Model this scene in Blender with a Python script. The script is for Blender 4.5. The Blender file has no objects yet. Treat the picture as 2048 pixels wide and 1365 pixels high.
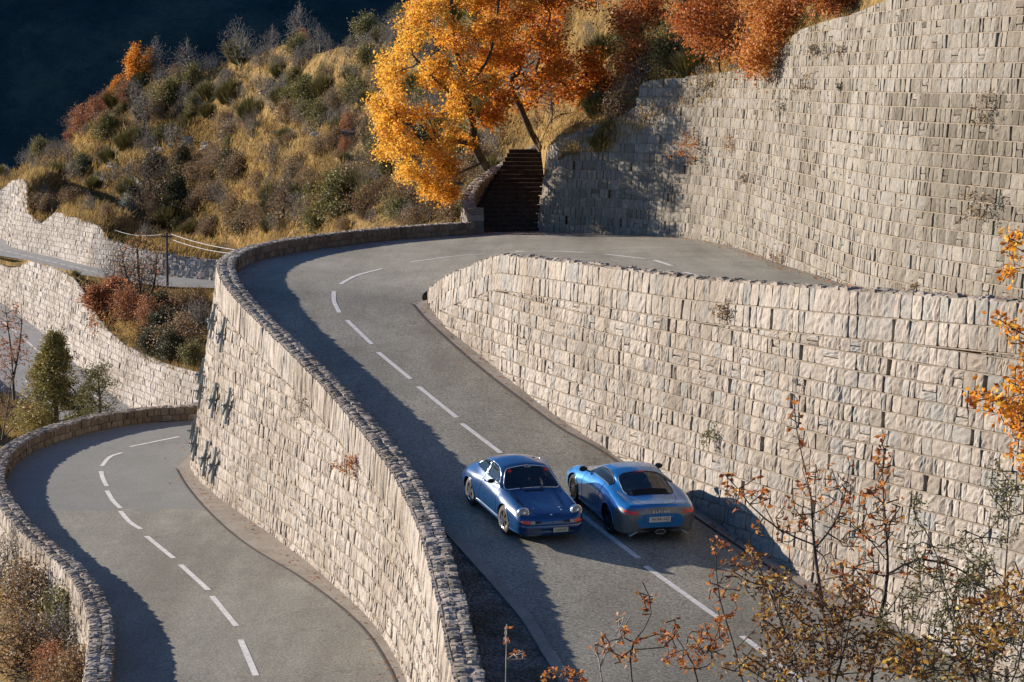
import bpy, math, random
import numpy as np
from math import radians, sin, cos, pi, sqrt, tan
from mathutils import Vector, Matrix
from mathutils.bvhtree import BVHTree

sc = bpy.context.scene
COL = sc.collection
R = np.random.default_rng(7)

# ------------------------------------------------------------------ camera, sky, sun, exposure
PITCH = radians(6)
cam = bpy.data.cameras.new("camera")
cam.lens = 5000 / 2048 * 36
cam.sensor_width = 36
cam.clip_start = 1
cam.clip_end = 6000
camo = bpy.data.objects.new("camera", cam)
COL.objects.link(camo)
camo.location = (0, 0, 0)
camo.rotation_euler = (pi / 2 - PITCH, 0, 0)
sc.camera = camo

SUN_AZ = radians(-28)      # direction the light travels, from +X
SUN_EL = radians(17.5)
world = bpy.data.worlds.new("World")
sc.world = world
world.use_nodes = True
wn = world.node_tree
bg = wn.nodes["Background"]
sky = wn.nodes.new("ShaderNodeTexSky")
sky.sky_type = 'NISHITA'
sky.sun_disc = False
sky.sun_elevation = SUN_EL
tosun = (-cos(SUN_AZ), -sin(SUN_AZ))
sky.sun_rotation = math.atan2(tosun[0], tosun[1])
sky.ozone_density = 3.0
sky.dust_density = 0.3
tn = wn.nodes.new("ShaderNodeMix"); tn.data_type = 'RGBA'; tn.blend_type = 'MULTIPLY'; tn.inputs[0].default_value = 1.0
wn.links.new(sky.outputs[0], tn.inputs[6]); tn.inputs[7].default_value = (.62, .92, 1.3, 1)
wn.links.new(tn.outputs[2], bg.inputs[0])
bg.inputs[1].default_value = 0.06
sl = bpy.data.lights.new("sun", 'SUN')
sl.energy = 5.0
sl.angle = radians(0.5)
sl.color = (1.0, 0.89, 0.76)
so = bpy.data.objects.new("sun", sl)
COL.objects.link(so)
so.rotation_euler = Vector((tosun[0] * cos(SUN_EL), tosun[1] * cos(SUN_EL), sin(SUN_EL))).to_track_quat('Z', 'Y').to_euler()
sc.view_settings.view_transform = 'Standard'
sc.view_settings.look = 'None'
sc.view_settings.exposure = 1.06
sc.view_settings.gamma = 1
sc.cycles.max_bounces = 5
sc.cycles.diffuse_bounces = 2
sc.cycles.glossy_bounces = 3
sc.cycles.transmission_bounces = 4
sc.cycles.transparent_max_bounces = 8
sc.render.film_transparent = False

# ------------------------------------------------------------------ helpers: picture rays
F = 5000.0
cp, sp = cos(PITCH), sin(PITCH)


def ray(px, py):
    a = (px - 1024) / F
    b = (682.5 - py) / F
    return np.array([a, cp + b * sp, -sp + b * cp])


def atz(px, py, z):
    r = ray(px, py)
    return r * (z / r[2])


def atd(px, py, d):
    return ray(px, py) * d


def onplane(px, py, dz=0.0):
    r = ray(px, py)
    c = -9.8 + dz - .114 * 55 + .044 * 1.4
    return r * (c / (r[2] - .114 * r[1] + .044 * r[0]))


def zplane(x, y):
    return -9.8 + .114 * (y - 55) - .044 * (x - 1.4)


def proj(p):
    p = np.asarray(p, float)
    d = p[..., 1] * cp - p[..., 2] * sp
    u = p[..., 1] * sp + p[..., 2] * cp
    return 1024 + F * p[..., 0] / d, 682.5 - F * u / d


def resample(P, step=None, n=None):
    P = np.asarray(P, float)
    # Catmull-Rom through the points, then even spacing
    Q = np.vstack([2 * P[0] - P[1], P, 2 * P[-1] - P[-2]])
    out = []
    for i in range(len(P) - 1):
        p0, p1, p2, p3 = Q[i:i + 4]
        for t in np.linspace(0, 1, 12, endpoint=False):
            out.append(.5 * ((2 * p1) + (p2 - p0) * t + (2 * p0 - 5 * p1 + 4 * p2 - p3) * t * t + (3 * p1 - p0 - 3 * p2 + p3) * t ** 3))
    out.append(P[-1])
    out = np.array(out)
    s = np.r_[0, np.cumsum(np.linalg.norm(np.diff(out, axis=0), axis=1))]
    if n is None:
        n = max(2, int(s[-1] / step) + 1)
    t = np.linspace(0, s[-1], n)
    return np.stack([np.interp(t, s, out[:, k]) for k in range(P.shape[1])], 1)


# ------------------------------------------------------------------ helpers: objects
def tag(o, label=None, cat=None, group=None, kind=None):
    if label: o['label'] = label
    if cat: o['category'] = cat
    if group: o['group'] = group
    if kind: o['kind'] = kind
    return o


def link(name, me, mat=None, parent=None):
    o = bpy.data.objects.new(name, me)
    COL.objects.link(o)
    if mat is not None:
        for m in (mat if isinstance(mat, (list, tuple)) else [mat]):
            me.materials.append(m)
    if parent is not None: o.parent = parent
    return o


def mesh(name, V, Q, attrs=None, smooth=False, midx=None):
    """V (n,3); Q list of int arrays (m,3) or (m,4)"""
    me = bpy.data.meshes.new(name)
    V = np.ascontiguousarray(V, dtype=np.float32)
    if not isinstance(Q, (list, tuple)): Q = [Q]
    Q = [np.asarray(q, dtype=np.int32) for q in Q if len(q)]
    me.vertices.add(len(V))
    me.vertices.foreach_set('co', V.ravel())
    nl = sum(q.size for q in Q)
    nf = sum(len(q) for q in Q)
    me.loops.add(nl)
    me.loops.foreach_set('vertex_index', np.concatenate([q.ravel() for q in Q]).astype(np.int32))
    me.polygons.add(nf)
    tot = np.concatenate([np.full(len(q), q.shape[1]) for q in Q]).astype(np.int32)
    st = np.r_[0, np.cumsum(tot)[:-1]].astype(np.int32)
    me.polygons.foreach_set('loop_start', st)
    me.polygons.foreach_set('loop_total', tot)
    if midx is not None: me.polygons.foreach_set('material_index', np.asarray(midx, np.int32))
    me.polygons.foreach_set('use_smooth', np.full(nf, bool(smooth)))
    for k, a in (attrs or {}).items():
        at = me.attributes.new(k, 'FLOAT', 'POINT')
        at.data.foreach_set('value', np.ascontiguousarray(a, dtype=np.float32))
    me.update()
    me.validate()
    return me


def obj(name, V, Q, mat, parent=None, attrs=None, smooth=False, midx=None):
    return link(name, mesh(name, V, Q, attrs, smooth, midx), mat, parent)


def empty(name, loc=(0, 0, 0)):
    o = bpy.data.objects.new(name, None)
    COL.objects.link(o)
    o.location = loc
    o.empty_display_size = .3
    return o


def gridq(nu, nv, off=0):
    i = np.arange(nu - 1)[:, None] * nv + np.arange(nv - 1)[None]
    i = i.ravel() + off
    return np.stack([i, i + nv, i + nv + 1, i + 1], 1)


class MB:
    def __init__(s):
        s.V = []; s.Q = []; s.T = []; s.n = 0; s.A = []

    def add(s, V, Q=None, T=None, a=0.0):
        V = np.asarray(V, float)
        s.V.append(V)
        if Q is not None and len(Q): s.Q.append(np.asarray(Q) + s.n)
        if T is not None and len(T): s.T.append(np.asarray(T) + s.n)
        s.A.append(np.full(len(V), a) if np.isscalar(a) else np.asarray(a))
        s.n += len(V)
        return s

    def box(s, c, h, M=None, a=0.0):
        c = np.asarray(c, float); h = np.asarray(h, float)
        v = np.array([[x, y, z] for x in (-1, 1) for y in (-1, 1) for z in (-1, 1)], float) * h
        if M is not None: v = v @ np.asarray(M).T
        return s.add(v + c, [[0, 1, 3, 2], [4, 6, 7, 5], [0, 4, 5, 1], [2, 3, 7, 6], [0, 2, 6, 4], [1, 5, 7, 3]], a=a)

    def tube(s, P, r, n=6, cap=True, closed=False, a=0.0):
        P = np.asarray(P, float); m = len(P)
        r = np.full(m, r) if np.isscalar(r) else np.asarray(r, float)
        T = np.gradient(P, axis=0) if not closed else np.roll(P, -1, 0) - np.roll(P, 1, 0)
        T /= np.linalg.norm(T, axis=1)[:, None] + 1e-9
        up = np.array([0, 0, 1.0]) if abs(T[0][2]) < .9 else np.array([1.0, 0, 0])
        V = []
        for i in range(m):
            x = np.cross(up, T[i]); x /= np.linalg.norm(x) + 1e-9
            y = np.cross(T[i], x); up = y
            up = np.cross(T[i], x)
            for k in range(n):
                t = 2 * pi * k / n
                V.append(P[i] + r[i] * (cos(t) * x + sin(t) * y))
            up = y
        Q = []
        for i in range(m if closed else m - 1):
            for k in range(n):
                Q.append([i * n + k, i * n + (k + 1) % n, ((i + 1) % m) * n + (k + 1) % n, ((i + 1) % m) * n + k])
        T3 = []
        if cap and not closed:
            for e, base in ((0, 0), (1, (m - 1) * n)):
                for k in range(1, n - 1):
                    T3.append([base, base + k + 1, base + k] if e == 0 else [base, base + k, base + k + 1])
        return s.add(V, Q, T3, a=a)

    def lathe(s, prof, axis_o, ax, n=24, a=0.0):
        """prof list of (dist along axis, radius)"""
        ax = np.asarray(ax, float); ax /= np.linalg.norm(ax)
        up = np.array([0, 0, 1.0]) if abs(ax[2]) < .9 else np.array([1.0, 0, 0])
        x = np.cross(up, ax); x /= np.linalg.norm(x); y = np.cross(ax, x)
        V = []
        for d, r in prof:
            for k in range(n):
                t = 2 * pi * k / n
                V.append(np.asarray(axis_o) + ax * d + r * (cos(t) * x + sin(t) * y))
        Q = []
        for i in range(len(prof) - 1):
            for k in range(n):
                Q.append([i * n + k, i * n + (k + 1) % n, (i + 1) * n + (k + 1) % n, (i + 1) * n + k])
        return s.add(V, Q, a=a)

    def build(s, name, mat, parent=None, smooth=False):
        V = np.vstack(s.V)
        Q = []
        if s.Q: Q.append(np.vstack(s.Q))
        if s.T: Q.append(np.vstack(s.T))
        return obj(name, V, Q, mat, parent, {'tint': np.concatenate(s.A)}, smooth)


# ------------------------------------------------------------------ materials
def newmat(name, rough=.9, spec=.3, metal=0.0, color=(.5, .5, .5)):
    m = bpy.data.materials.new(name); m.use_nodes = True
    b = m.node_tree.nodes['Principled BSDF']
    b.inputs['Base Color'].default_value = (*color, 1)
    b.inputs['Roughness'].default_value = rough
    b.inputs['Specular IOR Level'].default_value = spec
    b.inputs['Metallic'].default_value = metal
    return m


class NT:
    def __init__(s, m):
        s.t = m.node_tree; s.b = s.t.nodes['Principled BSDF']
        s.co = s.t.nodes.new('ShaderNodeNewGeometry').outputs['Position']

    def n(s, typ, **k):
        x = s.t.nodes.new(typ)
        for a, v in k.items():
            if a.startswith('i_'):
                x.inputs[a[2:].replace('_', ' ')].default_value = v
            else: setattr(x, a, v)
        return x

    def l(s, a, b): s.t.links.new(a, b)

    def noise(s, scale, detail=4, rough=.55, co=None, mapscale=None):
        x = s.n('ShaderNodeTexNoise', i_Scale=scale, i_Detail=detail, i_Roughness=rough)
        c = co or s.co
        if mapscale:
            mp = s.n('ShaderNodeMapping'); mp.inputs['Scale'].default_value = mapscale
            s.l(c, mp.inputs['Vector']); c = mp.outputs[0]
        s.l(c, x.inputs['Vector'])
        return x.outputs['Fac']

    def ramp(s, fac, stops, interp='LINEAR'):
        r = s.n('ShaderNodeValToRGB'); cr = r.color_ramp; cr.interpolation = interp
        while len(cr.elements) > 1: cr.elements.remove(cr.elements[-1])
        cr.elements[0].position = stops[0][0]; cr.elements[0].color = (*stops[0][1], 1)
        for p, c in stops[1:]:
            e = cr.elements.new(p); e.color = (*c, 1)
        s.l(fac, r.inputs['Fac'])
        return r.outputs['Color']

    def mix(s, fac, a, b, mode='MIX'):
        x = s.n('ShaderNodeMix', data_type='RGBA', blend_type=mode)
        if isinstance(fac, (int, float)): x.inputs[0].default_value = fac
        else: s.l(fac, x.inputs[0])
        for v, i in ((a, 6), (b, 7)):
            if isinstance(v, tuple): x.inputs[i].default_value = (*v, 1)
            else: s.l(v, x.inputs[i])
        return x.outputs[2]

    def attr(s, name='tint'):
        return s.n('ShaderNodeAttribute', attribute_name=name).outputs['Fac']

    def bump(s, h, strength=.5, dist=.02):
        b = s.n('ShaderNodeBump'); b.inputs['Strength'].default_value = strength
        b.inputs['Distance'].default_value = dist
        s.l(h, b.inputs['Height']); s.l(b.outputs[0], s.b.inputs['Normal'])

    def color(s, c): s.l(c, s.b.inputs['Base Color'])


def g(v): return (v, v, v)


def stone_mat(name, cols, stain=None, dark=1.0):
    m = newmat(name, .93, .2); t = NT(m)
    c = t.ramp(t.attr(), cols)
    n1 = t.noise(9, 5, .65)
    c = t.mix(1.0, c, t.ramp(n1, [(.25, g(.62)), (.5, g(.92)), (.75, g(1.12))]), 'MULTIPLY')
    n2 = t.noise(.35, 3, .5)
    c = t.mix(1.0, c, t.ramp(n2, [(.32, (.74, .71, .67)), (.6, g(1.0))]), 'MULTIPLY')
    if stain is not None:
        n3 = t.noise(.5, 4, .6, mapscale=stain)
        c = t.mix(t.ramp(n3, [(.58, g(0)), (.72, g(.55))]), c, (.16, .125, .09))
    t.color(c)
    t.bump(t.noise(18, 6, .72), .75, .028)
    return m


M = {}
M['stoneA'] = stone_mat("pale_limestone", [(0, (.30, .26, .215)), (.3, (.40, .345, .29)), (.6, (.44, .385, .325)), (.8, (.40, .36, .315)), (1, (.33, .315, .29))])
M['stoneB'] = stone_mat("cream_limestone", [(0, (.33, .28, .23)), (.4, (.42, .365, .305)), (.8, (.46, .40, .34)), (1, (.38, .345, .30))])
M['stoneC'] = stone_mat("grey_limestone", [(0, (.13, .112, .085)), (.3, (.22, .195, .155)), (.65, (.30, .268, .222)), (.85, (.26, .24, .212)), (1, (.18, .155, .12))], (1, 1, .35))
M['stoneD'] = stone_mat("far_limestone", [(0, (.33, .30, .27)), (.4, (.42, .38, .345)), (1, (.47, .43, .39))])
M['coping'] = stone_mat("coping_rubble", [(0, (.20, .17, .14)), (.4, (.32, .275, .225)), (1, (.42, .36, .30))])
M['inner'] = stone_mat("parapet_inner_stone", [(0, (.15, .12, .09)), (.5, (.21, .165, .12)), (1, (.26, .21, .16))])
m = newmat("lime_mortar", .95, .1); t = NT(m)
t.color(t.mix(1.0, t.ramp(t.attr(), [(0, (.27, .22, .165)), (.8, (.20, .165, .125)), (1, (.06, .05, .04))]), t.ramp(t.noise(6, 4), [(.3, g(.7)), (.7, g(1.1))]), 'MULTIPLY'))  # last stop is painted shade for the inside of weep holes
t.bump(t.noise(30, 4), .5, .02)
M['mortar'] = m


def asphalt(name, c0, c1, grain=.35, patch=(.8, 1.12), tracks=None):
    m = newmat(name, .88, .35); t = NT(m)
    n = t.noise(.22, 5, .6)
    c = t.ramp(n, [(.3, c0), (.7, c1)])
    gr = t.noise(17, 3, .85)
    c = t.mix(1.0, c, t.ramp(gr, [(.3, g(1 - grain)), (.5, g(1)), (.72, g(1 + grain * 1.1))]), 'MULTIPLY')
    n2 = t.noise(1.1, 6, .7, mapscale=(1, .4, 1))
    c = t.mix(1.0, c, t.ramp(n2, [(.3, g(patch[0])), (.7, g(patch[1]))]), 'MULTIPLY')
    if tracks is not None:
        mp = t.n('ShaderNodeMapping'); mp.inputs['Rotation'].default_value = (0, 0, radians(-tracks)); mp.inputs['Scale'].default_value = (1.0, .09, 1)
        t.l(t.co, mp.inputs['Vector'])
        n3 = t.noise(.75, 4, .6, co=mp.outputs[0])
        c = t.mix(1.0, c, t.ramp(n3, [(.33, (.80, .77, .74)), (.5, g(1.0)), (.68, g(1.14))]), 'MULTIPLY')
        n4 = t.noise(.5, 6, .75)
        c = t.mix(t.ramp(n4, [(.60, g(0)), (.68, g(.35))]), c, (.33, .31, .27))
    # worn wheel tracks and tar cracks
    v = t.n('ShaderNodeTexVoronoi', feature='DISTANCE_TO_EDGE', i_Scale=.28)
    w = t.n('ShaderNodeTexNoise', i_Scale=.9, i_Detail=5.0)
    t.l(t.co, w.inputs['Vector'])
    ad = t.n('ShaderNodeVectorMath', operation='ADD')
    sc_ = t.n('ShaderNodeVectorMath', operation='SCALE'); sc_.inputs['Scale'].default_value = 2.2
    t.l(w.outputs['Color'], sc_.inputs[0]); t.l(sc_.outputs[0], ad.inputs[0]); t.l(t.co, ad.inputs[1]); t.l(ad.outputs[0], v.inputs['Vector'])
    c = t.mix(t.ramp(v.outputs['Distance'], [(0, g(.55)), (.006, g(0))]), c, (.05, .048, .045))
    t.color(c)
    t.bump(gr, .6, .012)
    return m


M['road'] = asphalt("aged_asphalt", (.172, .160, .127), (.236, .220, .174), .75, tracks=21)
M['road2'] = asphalt("newer_asphalt", (.150, .150, .136), (.185, .184, .166), .35, (.9, 1.06))
M['road3'] = asphalt("worn_asphalt", (.168, .157, .126), (.222, .208, .166), .6, tracks=24)
M['roadfar'] = asphalt("far_asphalt", (.20, .20, .195), (.25, .245, .235), .15)
m = newmat("gutter_concrete", .9, .25); t = NT(m)
t.color(t.mix(1.0, t.ramp(t.noise(.8, 5), [(.3, (.20, .165, .125)), (.7, (.31, .27, .22))]), t.ramp(t.noise(14, 4), [(.3, g(.8)), (.7, g(1.1))]), 'MULTIPLY'))
t.bump(t.noise(20, 4), .5, .015)
M['gutter'] = m
m = newmat("gravel", .95, .2); t = NT(m)
v = t.n('ShaderNodeTexVoronoi', i_Scale=14.0); t.l(t.co, v.inputs['Vector'])
t.color(t.mix(1.0, t.ramp(v.outputs['Distance'], [(0, (.28, .25, .21)), (.6, (.10, .09, .075))]), t.ramp(t.noise(1.2, 4), [(.35, (.5, .42, .33)), (.6, g(1))]), 'MULTIPLY'))
t.bump(v.outputs['Distance'], .9, .05)
M['gravel'] = m
m = newmat("road_paint", .7, .3); t = NT(m)
t.color(t.ramp(t.noise(9, 6, .75), [(.30, (.24, .225, .19)), (.42, (.48, .46, .42)), (.6, (.64, .62, .58))]))
M['paint'] = m
m = newmat("tar_joint", .9, .2, color=(.05, .042, .034)); M['tar'] = m


def leafmat(name, stops, trans=.35, rough=.6, spec=.35):
    m = bpy.data.materials.new(name); m.use_nodes = True
    t = NT(m)
    c = t.ramp(t.attr(), stops)
    t.color(c)
    t.b.inputs['Roughness'].default_value = rough
    t.b.inputs['Specular IOR Level'].default_value = spec
    tr = t.n('ShaderNodeBsdfTranslucent'); t.l(c, tr.inputs['Color'])
    mx = t.n('ShaderNodeMixShader'); mx.inputs[0].default_value = trans
    out = t.t.nodes['Material Output']
    t.l(t.b.outputs[0], mx.inputs[1]); t.l(tr.outputs[0], mx.inputs[2]); t.l(mx.outputs[0], out.inputs['Surface'])
    return m


M['leaf_gold'] = leafmat("golden_oak_leaf", [(0, (.22, .06, .012)), (.25, (.48, .13, .015)), (.55, (.68, .24, .02)), (.85, (.84, .42, .04)), (1, (.80, .50, .08))], .4)
M['leaf_mix'] = leafmat('mixed_autumn_leaf', [(0, (.07, .035, .018)), (.45, (.24, .11, .03)), (.75, (.50, .27, .045)), (1, (.62, .43, .09))], .35)
M['leaf_red'] = leafmat("russet_leaf", [(0, (.12, .035, .014)), (.4, (.36, .10, .026)), (.8, (.55, .20, .045)), (1, (.55, .28, .07))], .35)
M['leaf_pink'] = leafmat("pale_russet_leaf", [(0, (.15, .06, .03)), (.5, (.38, .15, .065)), (1, (.50, .25, .12))], .35)
M['leaf_brown'] = leafmat("dry_brown_leaf", [(0, (.10, .07, .035)), (.5, (.25, .155, .075)), (1, (.40, .26, .12))], .25)
M['leaf_green'] = leafmat("olive_leaf", [(0, (.065, .065, .022)), (.5, (.16, .15, .045)), (.8, (.25, .21, .07)), (1, (.33, .26, .09))], .25)
M['leaf_pine'] = leafmat("pine_needle", [(0, (.07, .075, .022)), (.5, (.19, .175, .05)), (1, (.36, .28, .09))], .2)
M['leaf_grey'] = leafmat("silver_leaf", [(0, (.14, .145, .10)), (.5, (.27, .27, .20)), (1, (.42, .40, .32))], .25)
M['leaf_dark'] = leafmat("dark_evergreen_leaf", [(0, (.03, .034, .016)), (.6, (.07, .07, .028)), (1, (.14, .13, .055))], .15)
M['broom'] = leafmat("broom_stem", [(0, (.06, .065, .02)), (.5, (.13, .12, .038)), (1, (.24, .18, .06))], .2)
M['grass'] = leafmat("dry_grass", [(0, (.11, .075, .03)), (.4, (.27, .18, .065)), (.8, (.46, .30, .10)), (1, (.45, .34, .15))], .35, .8, .15)
m = newmat("bark", .95, .15); t = NT(m)
t.color(t.mix(1.0, t.ramp(t.attr(), [(0, (.055, .045, .038)), (.5, (.14, .12, .10)), (1, (.33, .30, .27))]), t.ramp(t.noise(12, 4), [(.3, g(.6)), (.7, g(1.15))]), 'MULTIPLY'))
t.bump(t.noise(25, 4, mapscale=(1, 1, .3)), .7, .03)
M['bark'] = m

m = newmat("hillside_soil", .95, .1); t = NT(m)
n = t.noise(.35, 6, .65); n2 = t.noise(1.7, 5, .7)
c = t.ramp(n, [(.25, (.055, .045, .028)), (.40, (.15, .105, .045)), (.52, (.27, .17, .06)), (.7, (.36, .23, .085))])
c = t.mix(1.0, c, t.ramp(n2, [(.3, g(.55)), (.6, g(1.1))]), 'MULTIPLY')
t.color(c); t.bump(n2, 1.0, .4)
M['soil'] = m
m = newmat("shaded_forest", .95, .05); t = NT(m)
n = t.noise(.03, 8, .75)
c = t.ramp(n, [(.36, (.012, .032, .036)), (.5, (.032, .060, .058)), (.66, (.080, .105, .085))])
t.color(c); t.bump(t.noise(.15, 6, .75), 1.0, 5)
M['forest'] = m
m = newmat("leaf_litter", .95, .1); t = NT(m)
t.color(t.ramp(t.noise(7, 6, .8), [(.4, (.022, .02, .018)), (.58, (.05, .035, .025)), (.7, (.13, .075, .04))]))
t.bump(t.noise(12, 5), 1, .05)
M['litter'] = m

# ------------------------------------------------------------------ stone walls
def frames(C, side):
    """tangent-left normal * side for a plan curve"""
    T = np.gradient(C, axis=0)
    T /= np.linalg.norm(T, axis=1)[:, None]
    return np.stack([-T[:, 1], T[:, 0]], 1) * side


class Surf:
    def __init__(s, C, side, zb, zt, zref, batter):
        s.C = C; s.N = frames(C, side); s.U = np.r_[0, np.cumsum(np.linalg.norm(np.diff(C, axis=0), axis=1))]
        s.zb, s.zt, s.zr, s.b = np.asarray(zb, float), np.asarray(zt, float), np.asarray(zref, float), batter

    def I(s, a, u): return np.interp(u, s.U, a)

    def pos(s, u, z, off):
        x = s.I(s.C[:, 0], u); y = s.I(s.C[:, 1], u); nx = s.I(s.N[:, 0], u); ny = s.I(s.N[:, 1], u)
        o = off - s.b * (z - s.I(s.zr, u))
        return np.stack([x + nx * o, y + ny * o, z + 0 * x], -1)


def wall_stones(S, ch=.37, bands=(.5, .5), wr=(.17, .40), seed=1, n=4, rough=.014, bulge=.026, weeps=True, u0=0, rubble=None, bandw=(.22, .42), coltint=None, jitter=1.0, bandtint=None, step=.5, lo=.042):
    """returns stones (V,Q,tint), backing (V,Q), ledges (V,Q)"""
    r = np.random.default_rng(seed)
    U = S.U[-1]
    L = []   # u0,u1,zb0,zb1,zt0,zt1,zcourse (reference for stepping), tint, weep
    sb = sum(bands)
    zmin, zmax = S.zb.min(), (S.zt - sb).max()
    k = math.floor(zmin / ch)
    led = []
    W = []
    ci = 0
    us = np.arange(u0, U, .35)
    while k * ch < zmax:
        z0, z1 = k * ch, (k + 1) * ch
        ok = (S.I(S.zb, us) < z1 - .06) & (S.I(S.zt, us) - sb > z0 + .06)
        for a, b, o in zip(us[:-1], us[1:], ok[:-1] & ok[1:]):
            if o: led.append((a, b, z0, z0, z0))
        u = u0 + r.random() * .3
        nextw = u0 + r.random() * 3 + (ci % 2) * 1.5
        wrow = weeps and ci % 3 == 1
        while u < U:
            w = wr[0] + (wr[1] - wr[0]) * r.random() ** 1.4
            if r.random() < .06: w *= 1.5
            u1 = min(u + w, U)
            weep = False
            if wrow and u > nextw:
                nextw = u + 2.6 + r.random() * 1.2; weep = True; u1 = u + .11
            a, b = u, u1
            zb0, zb1 = max(z0, float(S.I(S.zb, a)) - .05), max(z0, float(S.I(S.zb, b)) - .05)
            zt0, zt1 = min(z1, float(S.I(S.zt, a)) - sb), min(z1, float(S.I(S.zt, b)) - sb)
            if max(zt0 - zb0, zt1 - zb1) > .07 and min(zt0 - zb0, zt1 - zb1) > -.15:
                zt0 = max(zt0, zb0 + .02); zt1 = max(zt1, zb1 + .02)
                tt = r.random()
                if coltint: tt = coltint(.5 * (a + b), .5 * (z0 + z1), tt)
                if weep: W.append((a, b, zb0, zb1, zt0, zt1, z0, tt))
                else:
                    if w > .30 and r.random() < .12 and z1 - z0 > .3:   # two flat stones in one cell
                        zm = .5 * (zb0 + zt0) + .05 * (r.random() - .5)
                        L.append((a, b, zb0, zb1, zm, zm, z0, tt)); L.append((a, b, zm, zm, zt0, zt1, z0, r.random()))
                    else: L.append((a, b, zb0, zb1, zt0, zt1, z0, tt))
            u = u1
        k += 1; ci += 1
    # bands that follow the wall top
    acc = 0
    for bi, bh in enumerate(bands):
        u = u0
        nextw = u0 + 2 + r.random() * 3
        acc += bh
        while u < U:
            w = bandw[0] + (bandw[1] - bandw[0]) * r.random()
            weep = False
            if weeps and bi == len(bands) - 1 and u > nextw: weep = True; w = .09; nextw = u + 4 + 2 * r.random()
            u1 = min(u + w, U)
            ta, tb = float(S.I(S.zt, u)), float(S.I(S.zt, u1))
            zb_ = float(S.I(S.zb, u))
            if ta - acc + bh > zb_ + .05:
                row = (u, u1, max(ta - acc, zb_ - .05), max(tb - acc, zb_ - .05), ta - acc + bh, tb - acc + bh, ta - acc, (bandtint(r.random()) if bandtint else r.random()))
                (W if weep else L).append(row)
            u = u1
        for a, b in zip(us[:-1], us[1:]):
            if S.I(S.zt, a) - acc > S.I(S.zb, a) + .1:
                led.append((a, b, float(S.I(S.zt, a)) - acc, float(S.I(S.zt, b)) - acc, None))
    L = np.array([[*x] for x in L]); N = len(L)
    n2 = n + 2
    s1 = np.linspace(0.0, 1.0, n); s_ = np.r_[0.0, s1, 1.0]
    ring = np.r_[1, np.zeros(n), 1]
    Sg, Tg = np.meshgrid(s_, s_, indexing='ij'); Rg = np.maximum(*np.meshgrid(ring, ring, indexing='ij'))
    w = (L[:, 1] - L[:, 0])[:, None, None]
    h0 = (L[:, 4] - L[:, 2])[:, None, None]
    gap = .010
    js = (r.random((N, n2, n2)) - .5) * .05 * jitter
    jt = (r.random((N, n2, n2)) - .5) * .05 * jitter
    inner = ((Sg > 0) & (Sg < 1) & (Tg > 0) & (Tg < 1))
    sg = Sg[None] + js * inner; tg = Tg[None] + jt * inner
    # rounded corners: pull the corners in
    cxy = (np.abs(Sg - .5) * 2) ** 6 * (np.abs(Tg - .5) * 2) ** 6
    cr = cxy[None] * r.random((N, n2, n2)) * .07
    sg = sg + (0.5 - sg) * cr; tg = tg + (0.5 - tg) * cr
    u = L[:, 0][:, None, None] + gap + sg * np.maximum(w - 2 * gap, .02)
    zlo = L[:, 2][:, None, None] * (1 - sg) + L[:, 3][:, None, None] * sg + gap * 1.6
    zhi = L[:, 4][:, None, None] * (1 - sg) + L[:, 5][:, None, None] * sg - gap
    z = zlo + tg * np.maximum(zhi - zlo, .01)
    dome = .45 + .55 * (1 - (np.abs(Sg - .5) * 2) ** 6) * (1 - (np.abs(Tg - .5) * 2) ** 6)
    tilt = (r.random((N, 1, 1)) - .5) * .03 * (Sg[None] - .5) * 2 + (r.random((N, 1, 1)) - .5) * .025 * (Tg[None] - .5) * 2
    off = .012 + dome[None] * bulge * (.1 + .6 * r.random((N, 1, 1)) + .8 * r.random((N, n2, n2)) ** 1.5) + tilt + r.random((N, n2, n2)) * rough + (r.random((N, 1, 1)) - .3) * .02
    off = np.where(Rg[None] > 0, -.06, off)
    # stepped courses: the face of a course stands vertical above its foot
    off = off + S.b * (z - L[:, 6][:, None, None]) * step
    V = S.pos(u.ravel(), z.ravel(), off.ravel())
    q = gridq(n2, n2)
    Q = (q[None] + (np.arange(N) * n2 * n2)[:, None, None]).reshape(-1, 4)
    tint = np.repeat(L[:, 7], n2 * n2)
    # backing: one mortar quad per cell, deep inside for weep holes
    ALL = np.vstack([L[:, :7], np.array([[*x[:7]] for x in W]).reshape(-1, 7)])
    dep = np.r_[np.full(N, -.022), np.full(len(W), -.34)]
    uu = ALL[:, [0, 1, 1, 0]]; zz = ALL[:, [2, 3, 5, 4]]
    oo = np.repeat(dep, 4).reshape(-1, 4) + S.b * (zz - ALL[:, 6:7]) * step
    VB = S.pos(uu.ravel(), zz.ravel(), oo.ravel())
    QB = np.arange(len(VB)).reshape(-1, 4)
    tb = np.repeat(np.r_[np.full(N, .75), np.full(len(W), 1.0)], 4)  # weep-hole backs get the darkest tint: shade of the hole put into colour
    # ledges: thin mortar strip along each course line
    VL, QL = [], []
    led = np.array([[a, b, c, d] for a, b, c, d, e in led])
    if len(led):
        u4 = np.stack([led[:, 0], led[:, 1]], 1)
        z4 = np.stack([led[:, 2], led[:, 3]], 1)
        jo = .022 + .012 * r.random(len(led))
        # continuous jitter so that neighbours meet
        parts = []
        for (dz, of) in ((-.018, -.05), (-.016, None), (.009, None), (.009, -.05)):
            o = np.full_like(u4, of) if of is not None else np.interp(u4.ravel(), us, lo + .012 * np.sin(us * 3.1 + 1)).reshape(u4.shape)
            parts.append(S.pos(u4.ravel(), (z4 + dz).ravel(), o.ravel()).reshape(-1, 2, 3))
        P4 = np.stack(parts, 1)   # (n,4,2,3)
        m_ = len(led)
        VL = P4.reshape(-1, 3)
        base = np.arange(m_)[:, None] * 8
        fl = []
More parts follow.
